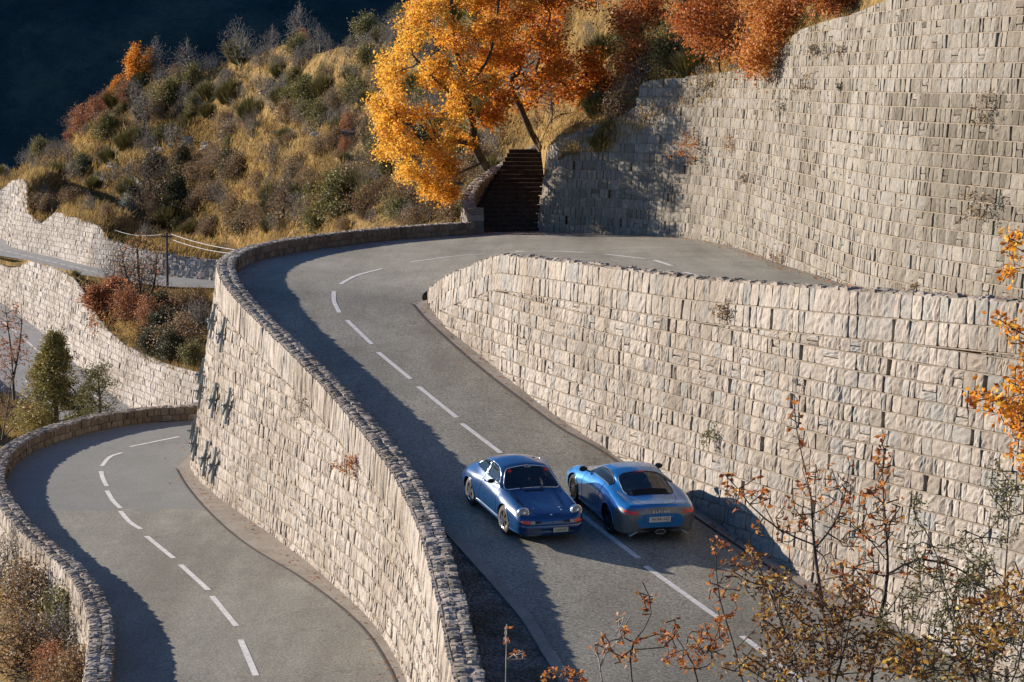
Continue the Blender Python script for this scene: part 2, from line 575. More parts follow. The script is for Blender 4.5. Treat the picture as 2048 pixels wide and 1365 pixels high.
        for k2 in range(3):
            fl.append(np.stack([base[:, 0] + k2 * 2, base[:, 0] + k2 * 2 + 1, base[:, 0] + k2 * 2 + 3, base[:, 0] + k2 * 2 + 2], 1))
        QL = np.vstack(fl)
    return (V, Q, tint), (VB, QB, tb), (VL, QL)


def make_wall(name, label, S, mat, group=None, parts=True, **k):
    root = empty(name, tuple(S.pos(np.array([S.U[-1] / 2]), np.array([S.zb.min()]), np.array([0.0]))[0]))
    tag(root, label, 'wall', group)
    (V, Q, ti), (VB, QB, tb), (VL, QL) = wall_stones(S, **k)
    o = np.array(root.location)
    obj('stone_face', V - o, Q, mat, root, {'tint': ti})
    VV = np.vstack([VB, VL]) if len(VL) else VB
    QQ = np.vstack([QB, QL + len(VB)]) if len(VL) else QB
    tt = np.r_[tb, np.zeros(len(VL))] if len(VL) else tb
    obj('mortar', VV - o, QQ, M['mortar'], root, {'tint': tt})
    return root


def coping(name, inner, outer, mat, parent, org, rows=2, seed=3, ln=(.16, .34), hh=(.05, .16), over=.03):
    """rough flat stones laid across a wall top between two 3-D curves of equal length"""
    r = np.random.default_rng(seed)
    mb = MB()
    s = np.r_[0, np.cumsum(np.linalg.norm(np.diff(inner, axis=0), axis=1))]
    fi = lambda u: np.array([np.interp(u, s, inner[:, k]) for k in range(3)])
    fo = lambda u: np.array([np.interp(u, s, outer[:, k]) for k in range(3)])
    for row in range(rows):
        u = r.random() * .2
        while u < s[-1] - .1:
            w = ln[0] + (ln[1] - ln[0]) * r.random()
            a, b = u + .008, min(u + w - .008, s[-1])
            t0, t1 = row / rows, (row + 1) / rows
            jx = .12 * (r.random() - .5)
            t0 = t0 + (jx if row else -over / .45 * r.random() * 2); t1 = t1 - (0 if row < rows - 1 else -over / .45 * r.random() * 2) - .02
            n = 4
            V = []
            hgt = hh[0] + (hh[1] - hh[0]) * r.random() ** 1.5
            tx, ty = (r.random() - .5) * .035, (r.random() - .5) * .05
            P = []
            for i in range(n + 2):
                for j in range(n + 2):
                    si = min(max((i - 1) / (n - 1), 0), 1); sj = min(max((j - 1) / (n - 1), 0), 1)
                    ring = i in (0, n + 1) or j in (0, n + 1)
                    uu = a + (b - a) * min(max(si + (0 if ring else (r.random() - .5) * .12), 0), 1)
                    tt = t0 + (t1 - t0) * min(max(sj + (r.random() - .5) * .08, 0), 1)
                    p = fi(uu) * (1 - tt) + fo(uu) * tt
                    edge = (si in (0, 1)) or (sj in (0, 1))
                    z = -.05 if ring else hgt - (.02 if edge else 0) + tx * (si - .5) + ty * (sj - .5) + (r.random() - .5) * .03
                    P.append(p + [0, 0, z])
            mb.add(np.array(P) - org, gridq(n + 2, n + 2), a=r.random())
            u += w
    return mb.build(name, mat, parent)


# ------------------------------------------------------------------ upper road: cross sections (outer, inner)
SEC = [  # outer xy, inner xy, z outer, z inner (None: on the sloping plane)
    ((.6, 36), (14.2, 36), None, None), ((-.46, 43), (10.6, 43), None, None), ((-.97, 48), (8.0, 48.0), None, None),
    ((-1.54, 52.7), (5.72, 52.6), None, None), ((-2.43, 57.4), (3.85, 57.2), None, None), ((-4.16, 63.7), (1.42, 63.8), None, None),
    ((-5.35, 67.5), (.12, 67.8), None, None), ((-6.65, 71.4), (-1.0, 71.5), None, None), ((-7.71, 74.7), (-1.97, 74.6), None, None),
    ((-8.5, 77.6), (-2.43, 76.8), None, None), ((-8.95, 80.2), (-2.78, 78.2), -6.50, None), ((-9.3, 84.6), (-2.85, 79.3), -6.50, -6.88),
    ((-9.2, 89.0), (-2.75, 80.0), -6.52, -6.80), ((-8.6, 92.7), (-2.55, 80.6), -6.54, -6.72), ((-7.4, 96.6), (-2.25, 81.0), -6.55, -6.64),
    ((-5.6, 100.4), (-1.9, 81.2), -6.55, -6.56), ((-3.6, 103.2), (-1.5, 81.0), -6.55, -6.48), ((-1.6, 105.4), (-1.2, 80.6), -6.55, -6.40),
    ((.98, 107.4), (-1.05, 80.0), -6.53, -6.32)]


def outer2(px, py, z): p = atz(px, py, z); return (p[0], p[1])


for (px, py, z, inn, zi) in ((1110, 465.5, -6.5, (-.95, 79), -6.22), (1200, 468, -6.48, (-.8, 78), -6.12), (1300, 472, -6.42, (-.6, 76.5), -6.0),
                             (1400, 480, -6.36, (-.25, 74.5), -5.9), (1480, 498, -6.25, (.3, 72.), -5.75), (1560, 527, -6.1, (1.2, 69), -5.6),
                             (1640, 552, -5.95, (2.4, 65.5), -5.4), (1740, 578, -5.75, (4.0, 61.2), -5.15)):
    SEC.append((outer2(px, py, z), inn, z, zi))
SEC += [((11.6, 61.5), (5.9, 56.6), -5.35, -4.85), ((13.6, 55), (8.4, 51.5), -4.9, -4.5), ((16.6, 47), (12.0, 44.5), -4.3, -4.05), ((21, 38), (17.2, 35.5), -3.6, -3.4)]
rows = []
for o, i, zo, zi in SEC:
    zo = zplane(*o) if zo is None else zo
    zi = zplane(*i) if zi is None else zi
    rows.append([*o, zo, *i, zi])
RD = resample(np.array(rows), n=360)
nv = 24
tt = np.linspace(-.03, 1.0, nv)
V = RD[:, None, :3] * (1 - tt)[None, :, None] + RD[:, None, 3:] * tt[None, :, None]
road1 = obj('upper_road', V.reshape(-1, 3), gridq(len(RD), nv)[:, ::-1], M['road'])
tag(road1, 'grey asphalt hairpin road with the two blue cars, between the two tall walls', kind='structure')


def bvh_of(V, Q): return BVHTree.FromPolygons([tuple(p) for p in V], [tuple(int(k) for k in q) for q in Q])


BR1 = bvh_of(V.reshape(-1, 3), gridq(len(RD), nv))
OUT = RD[:, :3]; INN = RD[:, 3:]


def hit(bvh, px, py):
    r = Vector(ray(px, py)).normalized()
    h = bvh.ray_cast(Vector((0, 0, 0)), r)
    return np.array(h[0]) if h[0] is not None else None


def drop(bvh, x, y):
    h = bvh.ray_cast(Vector((x, y, 50)), Vector((0, 0, -1)))
    return h[0][2] if h[0] is not None else None


# ------------------------------------------------------------------ lower road
ZL = -12.4
lo_px = [(520, 790), (389, 812), (300, 818), (195, 834), (98, 861), (38, 892), (14, 922), (6, 950), (14, 978), (42, 1024), (94, 1076), (162, 1131), (204, 1190), (222, 1240), (224, 1290), (215, 1365), (190, 1450)]
LO = resample(np.array([atz(x, y, ZL + .5) for x, y in lo_px]), .25)
LO[:, 2] = ZL
# wall B: outer top curve of the parapet, from the bottom of the picture round the bend
kB = int(np.argmin(np.linalg.norm(OUT[:, :2] - np.array([-1.6, 105.4]), axis=1)))
PB = resample(OUT[:kB + 1], .25)
PB[:, 2] = [zz for zz in PB[:, 2]]
NB = frames(PB[:, :2], 1)          # left of travel = outside
if (NB[len(NB) // 3] @ np.array([-1, 0])) < 0: NB = -NB
sideB = 1 if np.allclose(NB, frames(PB[:, :2], 1)) else -1
PW = .43
PH = .50
CB = PB[:, :2] + NB * PW
ztB = PB[:, 2] + PH
zbB = np.full(len(CB), ZL)
# lower ground behind the bend: let the wall stand in the slope there
SB = Surf(CB, sideB, zbB, ztB, ztB, .15)
footB = SB.pos(SB.U, zbB, 0 * SB.U)
# ribbon of lower road
sel = footB[:, 1] < 92
fb = footB[sel][::-1]              # from the far bend towards the camera
fb = np.vstack([[fb[0] + np.array([5, 9, 0])], fb])
ib = resample(fb, n=160)
ob = resample(LO, n=160)
tt = np.linspace(-.02, 1.04, 20)
V = ob[:, None] * (1 - tt)[None, :, None] + ib[:, None] * tt[None, :, None]
Q = gridq(160, 20)
fc = V.reshape(-1, 3)[Q].mean(1)
yj = 71.3 + .05 * np.sin(fc[:, 0] * 2)
road2 = obj('lower_road', V.reshape(-1, 3), Q, [M['road3'], M['road2']], midx=(fc[:, 1] > yj).astype(int))
tag(road2, kind='structure')
BR2 = bvh_of(V.reshape(-1, 3), Q)
ybv = atz(240, 1033, ZL)[1]

# markings -------------------------------------------------------------
mk = MB()


def dash(bvh, pts, w=.14, fallback=None):
    pts = resample(np.array(pts, float), n=7) if len(pts) > 2 else np.linspace(pts[0], pts[1], 5)
    P = [hit(bvh, *p) for p in pts]
    P = [p for p in P if p is not None]
    if len(P) < 2: return
    P = np.array(P)
    T = np.gradient(P[:, :2], axis=0); T /= np.linalg.norm(T, axis=1)[:, None]
    Nn = np.stack([-T[:, 1], T[:, 0]], 1)
    Vv = []
    for p, n_ in zip(P, Nn):
        for s_ in (-.5, 0, .5):
            q = p[:2] + n_ * w * s_
            z = drop(bvh, *q)
            Vv.append([q[0], q[1], (z if z is not None else p[2]) + .007])
    mk.add(Vv, gridq(len(P), 3))


for d in ([(694, 641), (744, 689)], [(756, 705), (822, 759)], [(837, 774), (914, 836)], [(924, 848), (1002, 907)], [(1022, 924), (1095, 978)], [(1140, 1013), (1277, 1117)],
          [(1291, 1133), (1437, 1237)], [(1484, 1273), (1640, 1390)], [(668, 583), (668, 603), (679, 626)], [(681, 569), (712, 552), (764, 538)],
          [(820, 525), (900, 514), (968, 508)], [(1030, 503.5), (1100, 503), (1170, 505.5)], [(1210, 509), (1290, 518)], [(1309, 521), (1343, 532)], [(1368, 545), (1392, 551)]):
    dash(BR1, d)
for d in ([(361, 1130), (417, 1181)], [(424, 1193), (473, 1253)], [(481, 1280), (512, 1352)], [(293, 1073), (347, 1117)], [(241, 1023), (260, 1045), (282, 1059)], [(214, 982), (226, 1002), (241, 1017)],
          [(202, 943), (206, 958), (214, 973)], [(204, 933), (219, 915), (244, 906)], [(260, 894), (358, 874)]):
    dash(BR2, d)
mko = mk.build('road_markings', M['paint'])
tag(mko, kind='structure')


def strip(name, outerpx, innerpts, bvh, mat, dz, n=80, kerb=0.0, lab=None):
    """sheet on a road from pixel polyline to a set of 3-D points"""
    A = resample(np.array([hit(bvh, *p) for p in outerpx]), n=n)
    B = resample(np.array(innerpts), n=n)
    Vv = []
    for a, b in zip(A, B):
        for s_ in np.linspace(0, 1, 6):
            p = a * (1 - s_) + b * s_
            z = drop(bvh, p[0], p[1]) or p[2]
            Vv.append([p[0], p[1], z + dz + (-.03 if 0 < s_ < 1 and False else 0)])
    o = obj(name, Vv, gridq(n, 6), mat)
    tag(o, lab, kind='structure')
    return A, B


# ------------------------------------------------------------------ wall A: between upper and middle road
fa = np.array([onplane(*p) for p in ((858, 606), (863, 616), (872, 628), (900, 660), (960, 708), (1050, 782), (1130, 842), (1240, 915))] +
              [[5.81, 52.32, 0], [7.06, 49.88, 0], [11.1, 42, 0], [14.2, 36, 0]])
fa = np.vstack([[[-2.2, 79.6, -6.8]], fa])
FA = resample(fa, .2)
FA[:, 2] = zplane(FA[:, 0], FA[:, 1])
topA = np.array([(820, 604), (845, 600), (862, 580), (882, 561), (940, 534), (1000, 511), (1130, 525), (1260, 542), (1400, 560), (1700, 582), (2048, 606), (2600, 645)], float)
nA = frames(FA[:, :2], 1)
sA = 1 if nA[len(nA) // 2][0] < 0 else -1
nA *= sA
BAT = .14
ztA = []
for c, n_, in zip(FA, nA):
    zz = np.arange(0.05, 12, .02)
    P = np.stack([c[0] - n_[0] * BAT * zz, c[1] - n_[1] * BAT * zz, c[2] + zz], 1)
    x, y = proj(P)
    k = np.argmax(y < np.interp(x, topA[:, 0], topA[:, 1]))
    ztA.append(P[k, 2])
ztA = np.array(ztA)
ztA[0:3] = ztA[3]
ker = np.ones(7) / 7
ztA = np.convolve(np.pad(ztA, 3, 'edge'), ker, 'valid')
SA = Surf(FA[:, :2], sA, FA[:, 2], ztA, FA[:, 2], BAT)
wallA = make_wall('retaining_wall', 'pale cut-stone wall rising behind the two blue cars, between the middle and the top road', SA, M['stoneA'], seed=11, ch=.352, bands=(.5, .48), wr=(.16, .43), lo=.052, n=5, bandtint=lambda q: .35 + .65 * q)
orgA = np.array(wallA.location)
topf = SA.pos(SA.U, ztA, 0 * SA.U + .02); topb = SA.pos(SA.U, ztA, 0 * SA.U - .38)
coping('coping', topb, topf, M['coping'], wallA, orgA, rows=2, seed=5, hh=(.02, .07), ln=(.2, .4))
# back of the parapet and its solid top
bk = topb.copy(); bk[:, 2] -= 1.0
tf2 = topf - [0, 0, .03]; tb2 = topb - [0, 0, .03]
V = np.stack([tf2, tb2, bk], 1).reshape(-1, 3)
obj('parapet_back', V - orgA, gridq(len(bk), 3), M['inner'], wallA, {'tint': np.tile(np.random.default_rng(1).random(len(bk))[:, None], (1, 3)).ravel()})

# ------------------------------------------------------------------ wall B with its parapet
wallB = make_wall('retaining_wall', 'tall curved cream-stone wall with steel anchor crosses, between the left lower road and the middle road', SB, M['stoneB'], seed=21, ch=.36, bands=(.85,), wr=(.15, .34), bandw=(.16, .3), rough=.018, bulge=.034)
orgB = np.array(wallB.location)


def parapet(root, org, inner, outer, H, seed, rows=2, name='parapet'):
    """inner face stones and coping; inner, outer are 3-D curves at road level"""
    Si = Surf(inner[:, :2], 1, inner[:, 2] - .1, inner[:, 2] + H, inner[:, 2], 0.0)
    d = (inner - outer)[:, :2]
    if (Si.N[len(Si.N) // 2] @ d[len(d) // 2]) < 0: Si.N = -Si.N
    (V, Q, ti), (VB, QB, tb), _ = wall_stones(Si, ch=5, bands=(H * .55, H * .45), wr=(.2, .4), bandw=(.2, .42), seed=seed, weeps=False, n=3)
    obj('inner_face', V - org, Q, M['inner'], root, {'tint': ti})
    obj('inner_mortar', VB - org, QB, M['mortar'], root, {'tint': tb})
    it = inner + [0, 0, H]; ot = outer + [0, 0, H]
    coping('coping', it, ot, M['coping'], root, org, rows=rows, seed=seed, hh=(.015, .045), ln=(.12, .26))
    V = np.stack([it - [0, 0, .02], ot - [0, 0, .02]], 1).reshape(-1, 3)
    obj('parapet_core', V - org, gridq(len(it), 2), M['mortar'], root, {'tint': np.full(len(V), .8)})


outerB = np.c_[CB, PB[:, 2]]
parapet(wallB, orgB, PB, outerB, PH, 31)

# lower road's own parapet (outer edge)
NL = frames(LO[:, :2], 1)
if NL[len(NL) // 2][0] > 0: NL = -NL
outL = LO.copy(); outL[:, :2] += NL * .45
sL = 1 if np.allclose(NL, frames(LO[:, :2], 1)) else -1
SL = Surf(outL[:, :2], sL, np.full(len(LO), ZL - 1.9), np.full(len(LO), ZL + .5), np.full(len(LO), ZL + .5), .1)
wallL = make_wall('parapet_wall', 'low curved stone parapet along the outer edge of the left lower road', SL, M['stoneB'], seed=41, ch=.36, bands=(.4,), bandw=(.14, .26), weeps=False)
parapet(wallL, np.array(wallL.location), LO, outL, .5, 43)

# ------------------------------------------------------------------ wall C: the high wall over the top road
secs = [(o[0], o[1], zplane(*o) if zo is None else zo) for o, i, zo, zi in SEC]
kC = [i for i, q in enumerate(secs) if abs(q[0] - .98) < .01][0]
FC = resample(np.array(secs[kC:]), .25)
nC = frames(FC[:, :2], 1); sC = 1 if nC[len(nC) // 2][0] < 0 else -1; nC *= sC
topC = np.array([(900, 310), (1085, 301), (1100, 293), (1150, 266), (1262, 223), (1274, 198), (1283, 164), (1317, 160), (1460, 144), (1540, 122), (1570, 92), (1600, 61), (1651, 44), (1722, 23), (1778, 0), (1900, -45), (2048, -95), (2500, -260)], float)
ztC = []
BATC = .17
for c, n_ in zip(FC, nC):
    zz = np.arange(0.5, 16, .02)
    P = np.stack([c[0] - n_[0] * BATC * zz, c[1] - n_[1] * BATC * zz, c[2] + zz], 1)
    x, y = proj(P)
    k = np.argmax(y < np.interp(x, topC[:, 0], topC[:, 1]))
    ztC.append(P[k, 2])
ztC = np.array(ztC)
SC = Surf(FC[:, :2], sC, FC[:, 2], ztC, FC[:, 2], BATC)


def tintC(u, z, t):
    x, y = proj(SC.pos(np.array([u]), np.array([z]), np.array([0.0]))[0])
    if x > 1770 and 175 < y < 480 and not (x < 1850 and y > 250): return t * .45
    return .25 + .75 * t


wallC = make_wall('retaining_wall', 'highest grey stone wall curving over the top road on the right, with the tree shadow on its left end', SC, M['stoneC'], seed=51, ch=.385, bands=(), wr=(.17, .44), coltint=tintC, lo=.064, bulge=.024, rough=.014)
orgC = np.array(wallC.location)
# return face of wall C along the stairs
e0 = FC[0]
retp = np.array([[e0[0], e0[1]], [e0[0] + 1.2, e0[1] + 4], [e0[0] + 3.2, e0[1] + 9]])
RC = resample(retp, .25)
SR = Surf(RC, 1, np.full(len(RC), -6.6), np.full(len(RC), ztC[0] - .1), np.full(len(RC), -6.6), .22)
if SR.N[0][0] > 0: SR.N = -SR.N
(V, Q, ti), (VB, QB, tb), _ = wall_stones(SR, ch=.385, bands=(), seed=52, weeps=False)
obj('return_face', V - orgC, Q, M['stoneC'], wallC, {'tint': ti})

# gutters -------------------------------------------------------------
gA = [(822, 608), (860, 650), (950, 730), (1040, 800), (1120, 858), (1203, 905), (1390, 1035), (1560, 1150), (1680, 1235)]
gin = [FA[i] for i in (4, 12, 22, 45, 62, 78, 105, 140, 155)]
gin = [SA.pos(np.array([u]), np.array([0.0]), np.array([0.0]))[0] for u in np.linspace(.6, 34, 9)]
gin = [np.array([SA.I(FA[:, 0], u), SA.I(FA[:, 1], u), 0]) for u in np.linspace(.8, 33.5, 12)]
gin = [np.array([*p[:2], zplane(p[0], p[1])]) for p in gin]
A_, B_ = strip('gutter_strip', gA, gin, BR1, M['gutter'], .006)
jt = MB()
zz = [drop(BR1, a[0], a[1]) or a[2] for a in A_]
jt.tube(np.c_[A_[:, :2], np.array(zz) + .0], .035, 5)
g2 = [(352, 938), (372, 972), (405, 1012), (450, 1056), (505, 1098), (592, 1150), (676, 1211), (737, 1271), (785, 1350), (800, 1400)]
sel = (footB[:, 1] > 50) & (footB[:, 1] < 84)
fin = footB[sel][::-1]
A2, B2 = strip('gutter_strip', g2, fin[::6], BR2, M['gutter'], .006)
jt.tube(np.c_[A2[:, :2], A2[:, 2]], .03, 5)
tag(jt.build('gutter_joint', M['tar']), kind='structure')
# gravel verge with kerb at the bottom
kpx = [(889, 1057), (903, 1072), (950, 1124), (1000, 1180), (1052, 1240), (1090, 1300), (1130, 1365), (1180, 1450)]
K = resample(np.array([hit(BR1, *p) for p in kpx]), n=60)
Vv = []
for i, kpt in enumerate(K):
    j = int(np.argmin(np.abs(PB[:, 1] - kpt[1]))); o_ = PB[j]
    for s_ in np.linspace(0, 1, 8):
        p = kpt * (1 - s_) + o_ * s_
        Vv.append([p[0], p[1], (drop(BR1, p[0], p[1]) or p[2]) + .02 + .03 * R.random() * (0 < s_ < 1)])
tag(obj('gravel_verge', Vv, gridq(60, 8), M['gravel']), kind='structure')
kb = MB()
for a, b in zip(K[:-1], K[1:]):
    d = (b - a)[:2]; d /= np.linalg.norm(d) + 1e-9; nn = np.array([-d[1], d[0]]) * .12
    a1 = np.array([a[0], a[1], drop(BR1, a[0], a[1]) or a[2]]); b1 = np.array([b[0], b[1], drop(BR1, b[0], b[1]) or b[2]])
    P = []
    for p in (a1, b1):
        for (s_, h_) in ((-1, 0), (-1, .07), (1, .07), (1, 0)): P.append([p[0] + nn[0] * s_, p[1] + nn[1] * s_, p[2] + h_])
    kb.add(P, [[0, 1, 5, 4], [1, 2, 6, 5], [2, 3, 7, 6]])
tag(kb.build('kerb', M['gutter']), kind='structure')
# ------------------------------------------------------------------ hillside
def smooth_noise(n, m, seed, octaves=5, base=6):
    r = np.random.default_rng(seed); out = np.zeros((n, m)); amp = 1
    for o in range(octaves):
        k = base * 2 ** o
        gsm = r.random((k + 3, k + 3)) - .5
        x = np.linspace(0, k, n); y = np.linspace(0, k, m)
        xi = x.astype(int); yi = y.astype(int); fx = x - xi; fy = y - yi
        fx = (fx * fx * (3 - 2 * fx))[:, None]; fy = (fy * fy * (3 - 2 * fy))[None]
        a = gsm[xi][:, yi]; b = gsm[xi + 1][:, yi]; c = gsm[xi][:, yi + 1]; d = gsm[xi + 1][:, yi + 1]
        out += amp * ((a * (1 - fx) + b * fx) * (1 - fy) + (c * (1 - fx) + d * fx) * fy); amp *= .5
    return out


# columns: px, bottom(y,d), middle(y,d), ridge(y,d)
HC = [(-250, (430, 224), (400, 232), (372, 244)), (-60, (405, 217), (380, 226), (352, 238)), (20, (385, 213), (365, 222), (345, 234)),
      (70, (428, 207), (370, 218), (330, 230)), (130, (440, 203), (370, 214), (292, 226)), (210, (466, 198), (350, 211), (232, 222)),
      (300, (500, 192), (340, 206), (188, 218)), (430, (524, 184), (330, 199), (150, 212)), (560, (510, 156), (290, 178), (112, 200)),
      (700, (500, 136), (270, 160), (84, 182)), (830, (490, 128), (250, 148), (50, 168)), (960, (470, 121), (230, 137), (0, 158)),
      (1062, (322, 121), (170, 131), (-50, 152)), (1092, (312, 116), (150, 128), (-60, 150)), (1180, (262, 109), (110, 122), (-100, 142)), (1275, (192, 104), (80, 114), (-130, 134)), (1400, (156, 97.5), (50, 107), (-160, 126)),
      (1500, (138, 92), (30, 101), (-180, 118)), (1600, (70, 84), (-20, 92), (-200, 110)), (1720, (32, 77), (-60, 85), (-220, 102)), (1850, (-20, 71), (-110, 80), (-260, 95)),
      (2100, (-110, 64), (-180, 72), (-300, 86)), (2500, (-240, 56), (-300, 64), (-420, 76))]
rows = []
TC = SC.pos(SC.U, SC.zt, 0 * SC.U - .25); TCx = proj(TC)[0]
for px, b, mm_, rr in HC:
    pb, pm, pr = atd(px, *b), atd(px, *mm_), atd(px, *rr)
    if px >= 1090: pb = np.array([np.interp(px, TCx, TC[:, k]) for k in range(3)]) - [0, 0, .12]
    back = pr + np.array([pr[0] * .12, 14, -5.0]); back2 = pr + np.array([pr[0] * .3, 60, -38.0])
    low = pb + np.array([0, (-6.0 if px < 1000 else -1.0) if px < 1080 else -.5, -9.0 if px < 1080 else -1.0])
    rows.append(np.concatenate([low, pb, .5 * (pb + pm) + [0, 0, -.15], pm, .5 * (pm + pr) + [0, 0, .25], pr, back, back2]))
HR = resample(np.array(rows), n=340).reshape(340, 8, 3)
NVH = 190
HS = np.empty((340, NVH, 3))
w = np.r_[0, 1, 2.6, 4.2, 5.8, 7.4, 8.6, 10.6]; w = w / w[-1]
vv = np.linspace(0, 1, NVH)
for i in range(340):
    for k in range(3): HS[i, :, k] = np.interp(vv, w, HR[i, :, k])
nz = smooth_noise(340, NVH, 5, 6, 8)
mask = np.interp(vv, [0, w[1] + .02, w[1] + .2, .95, 1], [0, 0, 1, 1, 0])[None]
xm = np.ones((340, 1))
ter = .45 * np.sin(HS[:, :, 2] * 2.2 + 2.5 * smooth_noise(340, NVH, 9, 3, 3)) * (1 + nz)
HS[:, :, 2] += (nz * 2.3 + ter) * mask
hill = obj('hillside', HS.reshape(-1, 3), gridq(340, NVH), M['soil'])
tag(hill, kind='structure')
BH = bvh_of(HS.reshape(-1, 3), gridq(340, NVH))


def hillhit(px, py):
    p = hit(BH, px, py)
    return p


# shaded mountains behind, one mass of terrain
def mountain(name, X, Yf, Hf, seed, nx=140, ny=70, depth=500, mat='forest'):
    x = np.linspace(X[0], X[1], nx); t = np.linspace(0, 1, ny)
    nzz = smooth_noise(nx, ny, seed, 6, 5)
    P = np.empty((nx, ny, 3))
    P[:, :, 0] = x[:, None]
    P[:, :, 1] = Yf + t[None] * depth
    P[:, :, 2] = -120 + (Hf + 120) * np.sin(np.minimum(t * 1.25, 1) * pi / 2)[None] + nzz * 30 * np.minimum(t * 3, 1)[None]
    return tag(obj(name, P.reshape(-1, 3), gridq(nx, ny), M[mat], smooth=True), kind='structure')


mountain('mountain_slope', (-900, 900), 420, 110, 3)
# valley floor far below
x = np.array([[-3000, -500, -125], [3000, -500, -125], [3000, 4000, -125], [-3000, 4000, -125]], float)
tag(obj('valley_ground', x, np.array([[0, 1, 2, 3]]), M['soil']), kind='structure')

# ------------------------------------------------------------------ far roads and walls on the left
def pxcurve(pts, zs, step=.5):
    P = np.array([atz(x, y, z) for (x, y), z in zip(pts, zs)])
    return resample(P, step)


r1 = pxcurve([(-260, 470), (-120, 535), (0, 603), (60, 645), (120, 695), (165, 738), (230, 793), (275, 823), (330, 860), (420, 905)], [-15.8, -16.4, -17.0, -17.5, -18.0, -18.4, -18.9, -19.2, -19.5, -19.8])
n1 = frames(r1[:, :2], 1)
if n1[5][0] > 0: n1 = -n1
s1 = 1 if np.allclose(n1, frames(r1[:, :2], 1)) else -1
o1 = r1.copy(); o1[:, :2] += n1 * 6.4
tt = np.linspace(0, 1, 8)
V = r1[:, None] * (1 - tt)[None, :, None] + o1[:, None] * tt[None, :, None]
V[:, 0, :2] -= n1 * .3
tag(obj('valley_road', V.reshape(-1, 3), gridq(len(r1), 8), M['roadfar']), kind='structure')
BR3 = bvh_of(V.reshape(-1, 3), gridq(len(r1), 8))


def wall_from_px(foot, side, toppx, bat):
    nn = frames(foot[:, :2], side); zt = []
    toppx = np.array(toppx, float)
    for c, n_ in zip(foot, nn):
        zz = np.arange(0.05, 40, .05)
        P = np.stack([c[0] - n_[0] * bat * zz, c[1] - n_[1] * bat * zz, c[2] + zz], 1)
        x, y = proj(P)
        below = y < np.interp(x, toppx[:, 0], toppx[:, 1])
        zt.append(P[np.argmax(below), 2] if below.any() else c[2] + 10)
    return Surf(foot[:, :2], side, foot[:, 2], np.array(zt), foot[:, 2], bat)


SD = wall_from_px(r1, s1, [(-300, 440), (-60, 497), (0, 511), (50, 520), (100, 533), (145, 553), (165, 580), (185, 620), (215, 660), (250, 690), (290, 710), (330, 728), (395, 745), (500, 770)], .22)
selD = slice(0, None)
wallD = make_wall('retaining_wall', 'far pale stone wall between the two valley roads on the left, behind the pine tree', SD, M['stoneD'], seed=61, ch=.36, bands=(), wr=(.2, .42), n=2, weeps=True, bulge=.03, rough=.05)
topD = SD.pos(SD.U, SD.zt, 0 * SD.U)

# second valley road, on top of wall D
r2 = pxcurve([(-260, 452), (-100, 470), (0, 477), (20, 493), (55, 503), (92, 511), (165, 529), (190, 535), (300, 549), (430, 562), (520, 572)], [-13.2, -13.25, -13.3, -13.3, -13.35, -13.4, -13.5, -13.55, -13.7, -13.9, -14.0])
lowpx = [(-260, 478), (-60, 500), (0, 512), (50, 521), (110, 540), (200, 556), (330, 573), (435, 577), (520, 584)]
l2 = pxcurve(lowpx, [-13.2, -13.3, -13.35, -13.4, -13.5, -13.6, -13.8, -13.95, -14.05])
a2 = resample(r2, n=120); b2 = resample(l2, n=120)
V = a2[:, None] * (1 - tt)[None, :, None] + b2[:, None] * tt[None, :, None]
tag(obj('upper_valley_road', V.reshape(-1, 3), gridq(120, 8)[:, ::-1], M['roadfar']), kind='structure')
BR4 = bvh_of(V.reshape(-1, 3), gridq(120, 8))
nn = frames(r2[:, :2], 1); s2 = 1 if nn[5][1] < 0 else -1
SE = wall_from_px(r2, s2, [(-300, 395), (-60, 392), (0, 383), (26, 361), (46, 359), (55, 370), (57, 427), (84, 449), (114, 423), (202, 454), (220, 480), (281, 498), (430, 520), (600, 545)], .2)
wallE = make_wall('retaining_wall', 'far pale stone wall with a stepped top above the upper valley road, below the bushy hillside', SE, M['stoneD'], seed=71, ch=.36, bands=(), wr=(.2, .42), n=2, weeps=False, bulge=.03, rough=.05)

# ground behind the wall tops: bank between upper valley road and wall D
cc = resample(topD, n=120)
V = b2[:, None] * (1 - tt)[None, :, None] + cc[:, None] * tt[None, :, None]
# line up along the road by nearest x in the picture
bx = proj(b2)[0]; cx = proj(topD)[0]
cm = np.stack([np.interp(bx, cx, topD[:, k]) for k in range(3)], 1)
tb_ = np.linspace(0, 1, 24)
V = b2[:, None] * (1 - tb_)[None, :, None] + cm[:, None] * tb_[None, :, None]
nb = smooth_noise(120, 24, 4, 4, 5)
V[:, :, 2] += -.12 + nb * 1.0 * np.sin(tb_ * pi)[None] - .25 * np.sin(tb_ * pi)[None]
tag(obj('bank', V.reshape(-1, 3), gridq(120, 24), M['soil']), kind='structure')
BBk = bvh_of(V.reshape(-1, 3), gridq(120, 24))
# skirt behind wall E up to the hill
zE = SE.pos(SE.U, SE.zt, 0 * SE.U); bE = zE + [1.0, 12, 1.2]
V = np.stack([zE - [0, 0, .05], zE + [.3, 3, .5], zE + [.6, 7, .6], bE - [0, 0, 2]], 1)
tag(obj('hill_foot', V.reshape(-1, 3), gridq(len(zE), 4), M['soil']), kind='structure')
BF = bvh_of(V.reshape(-1, 3), gridq(len(zE), 4))
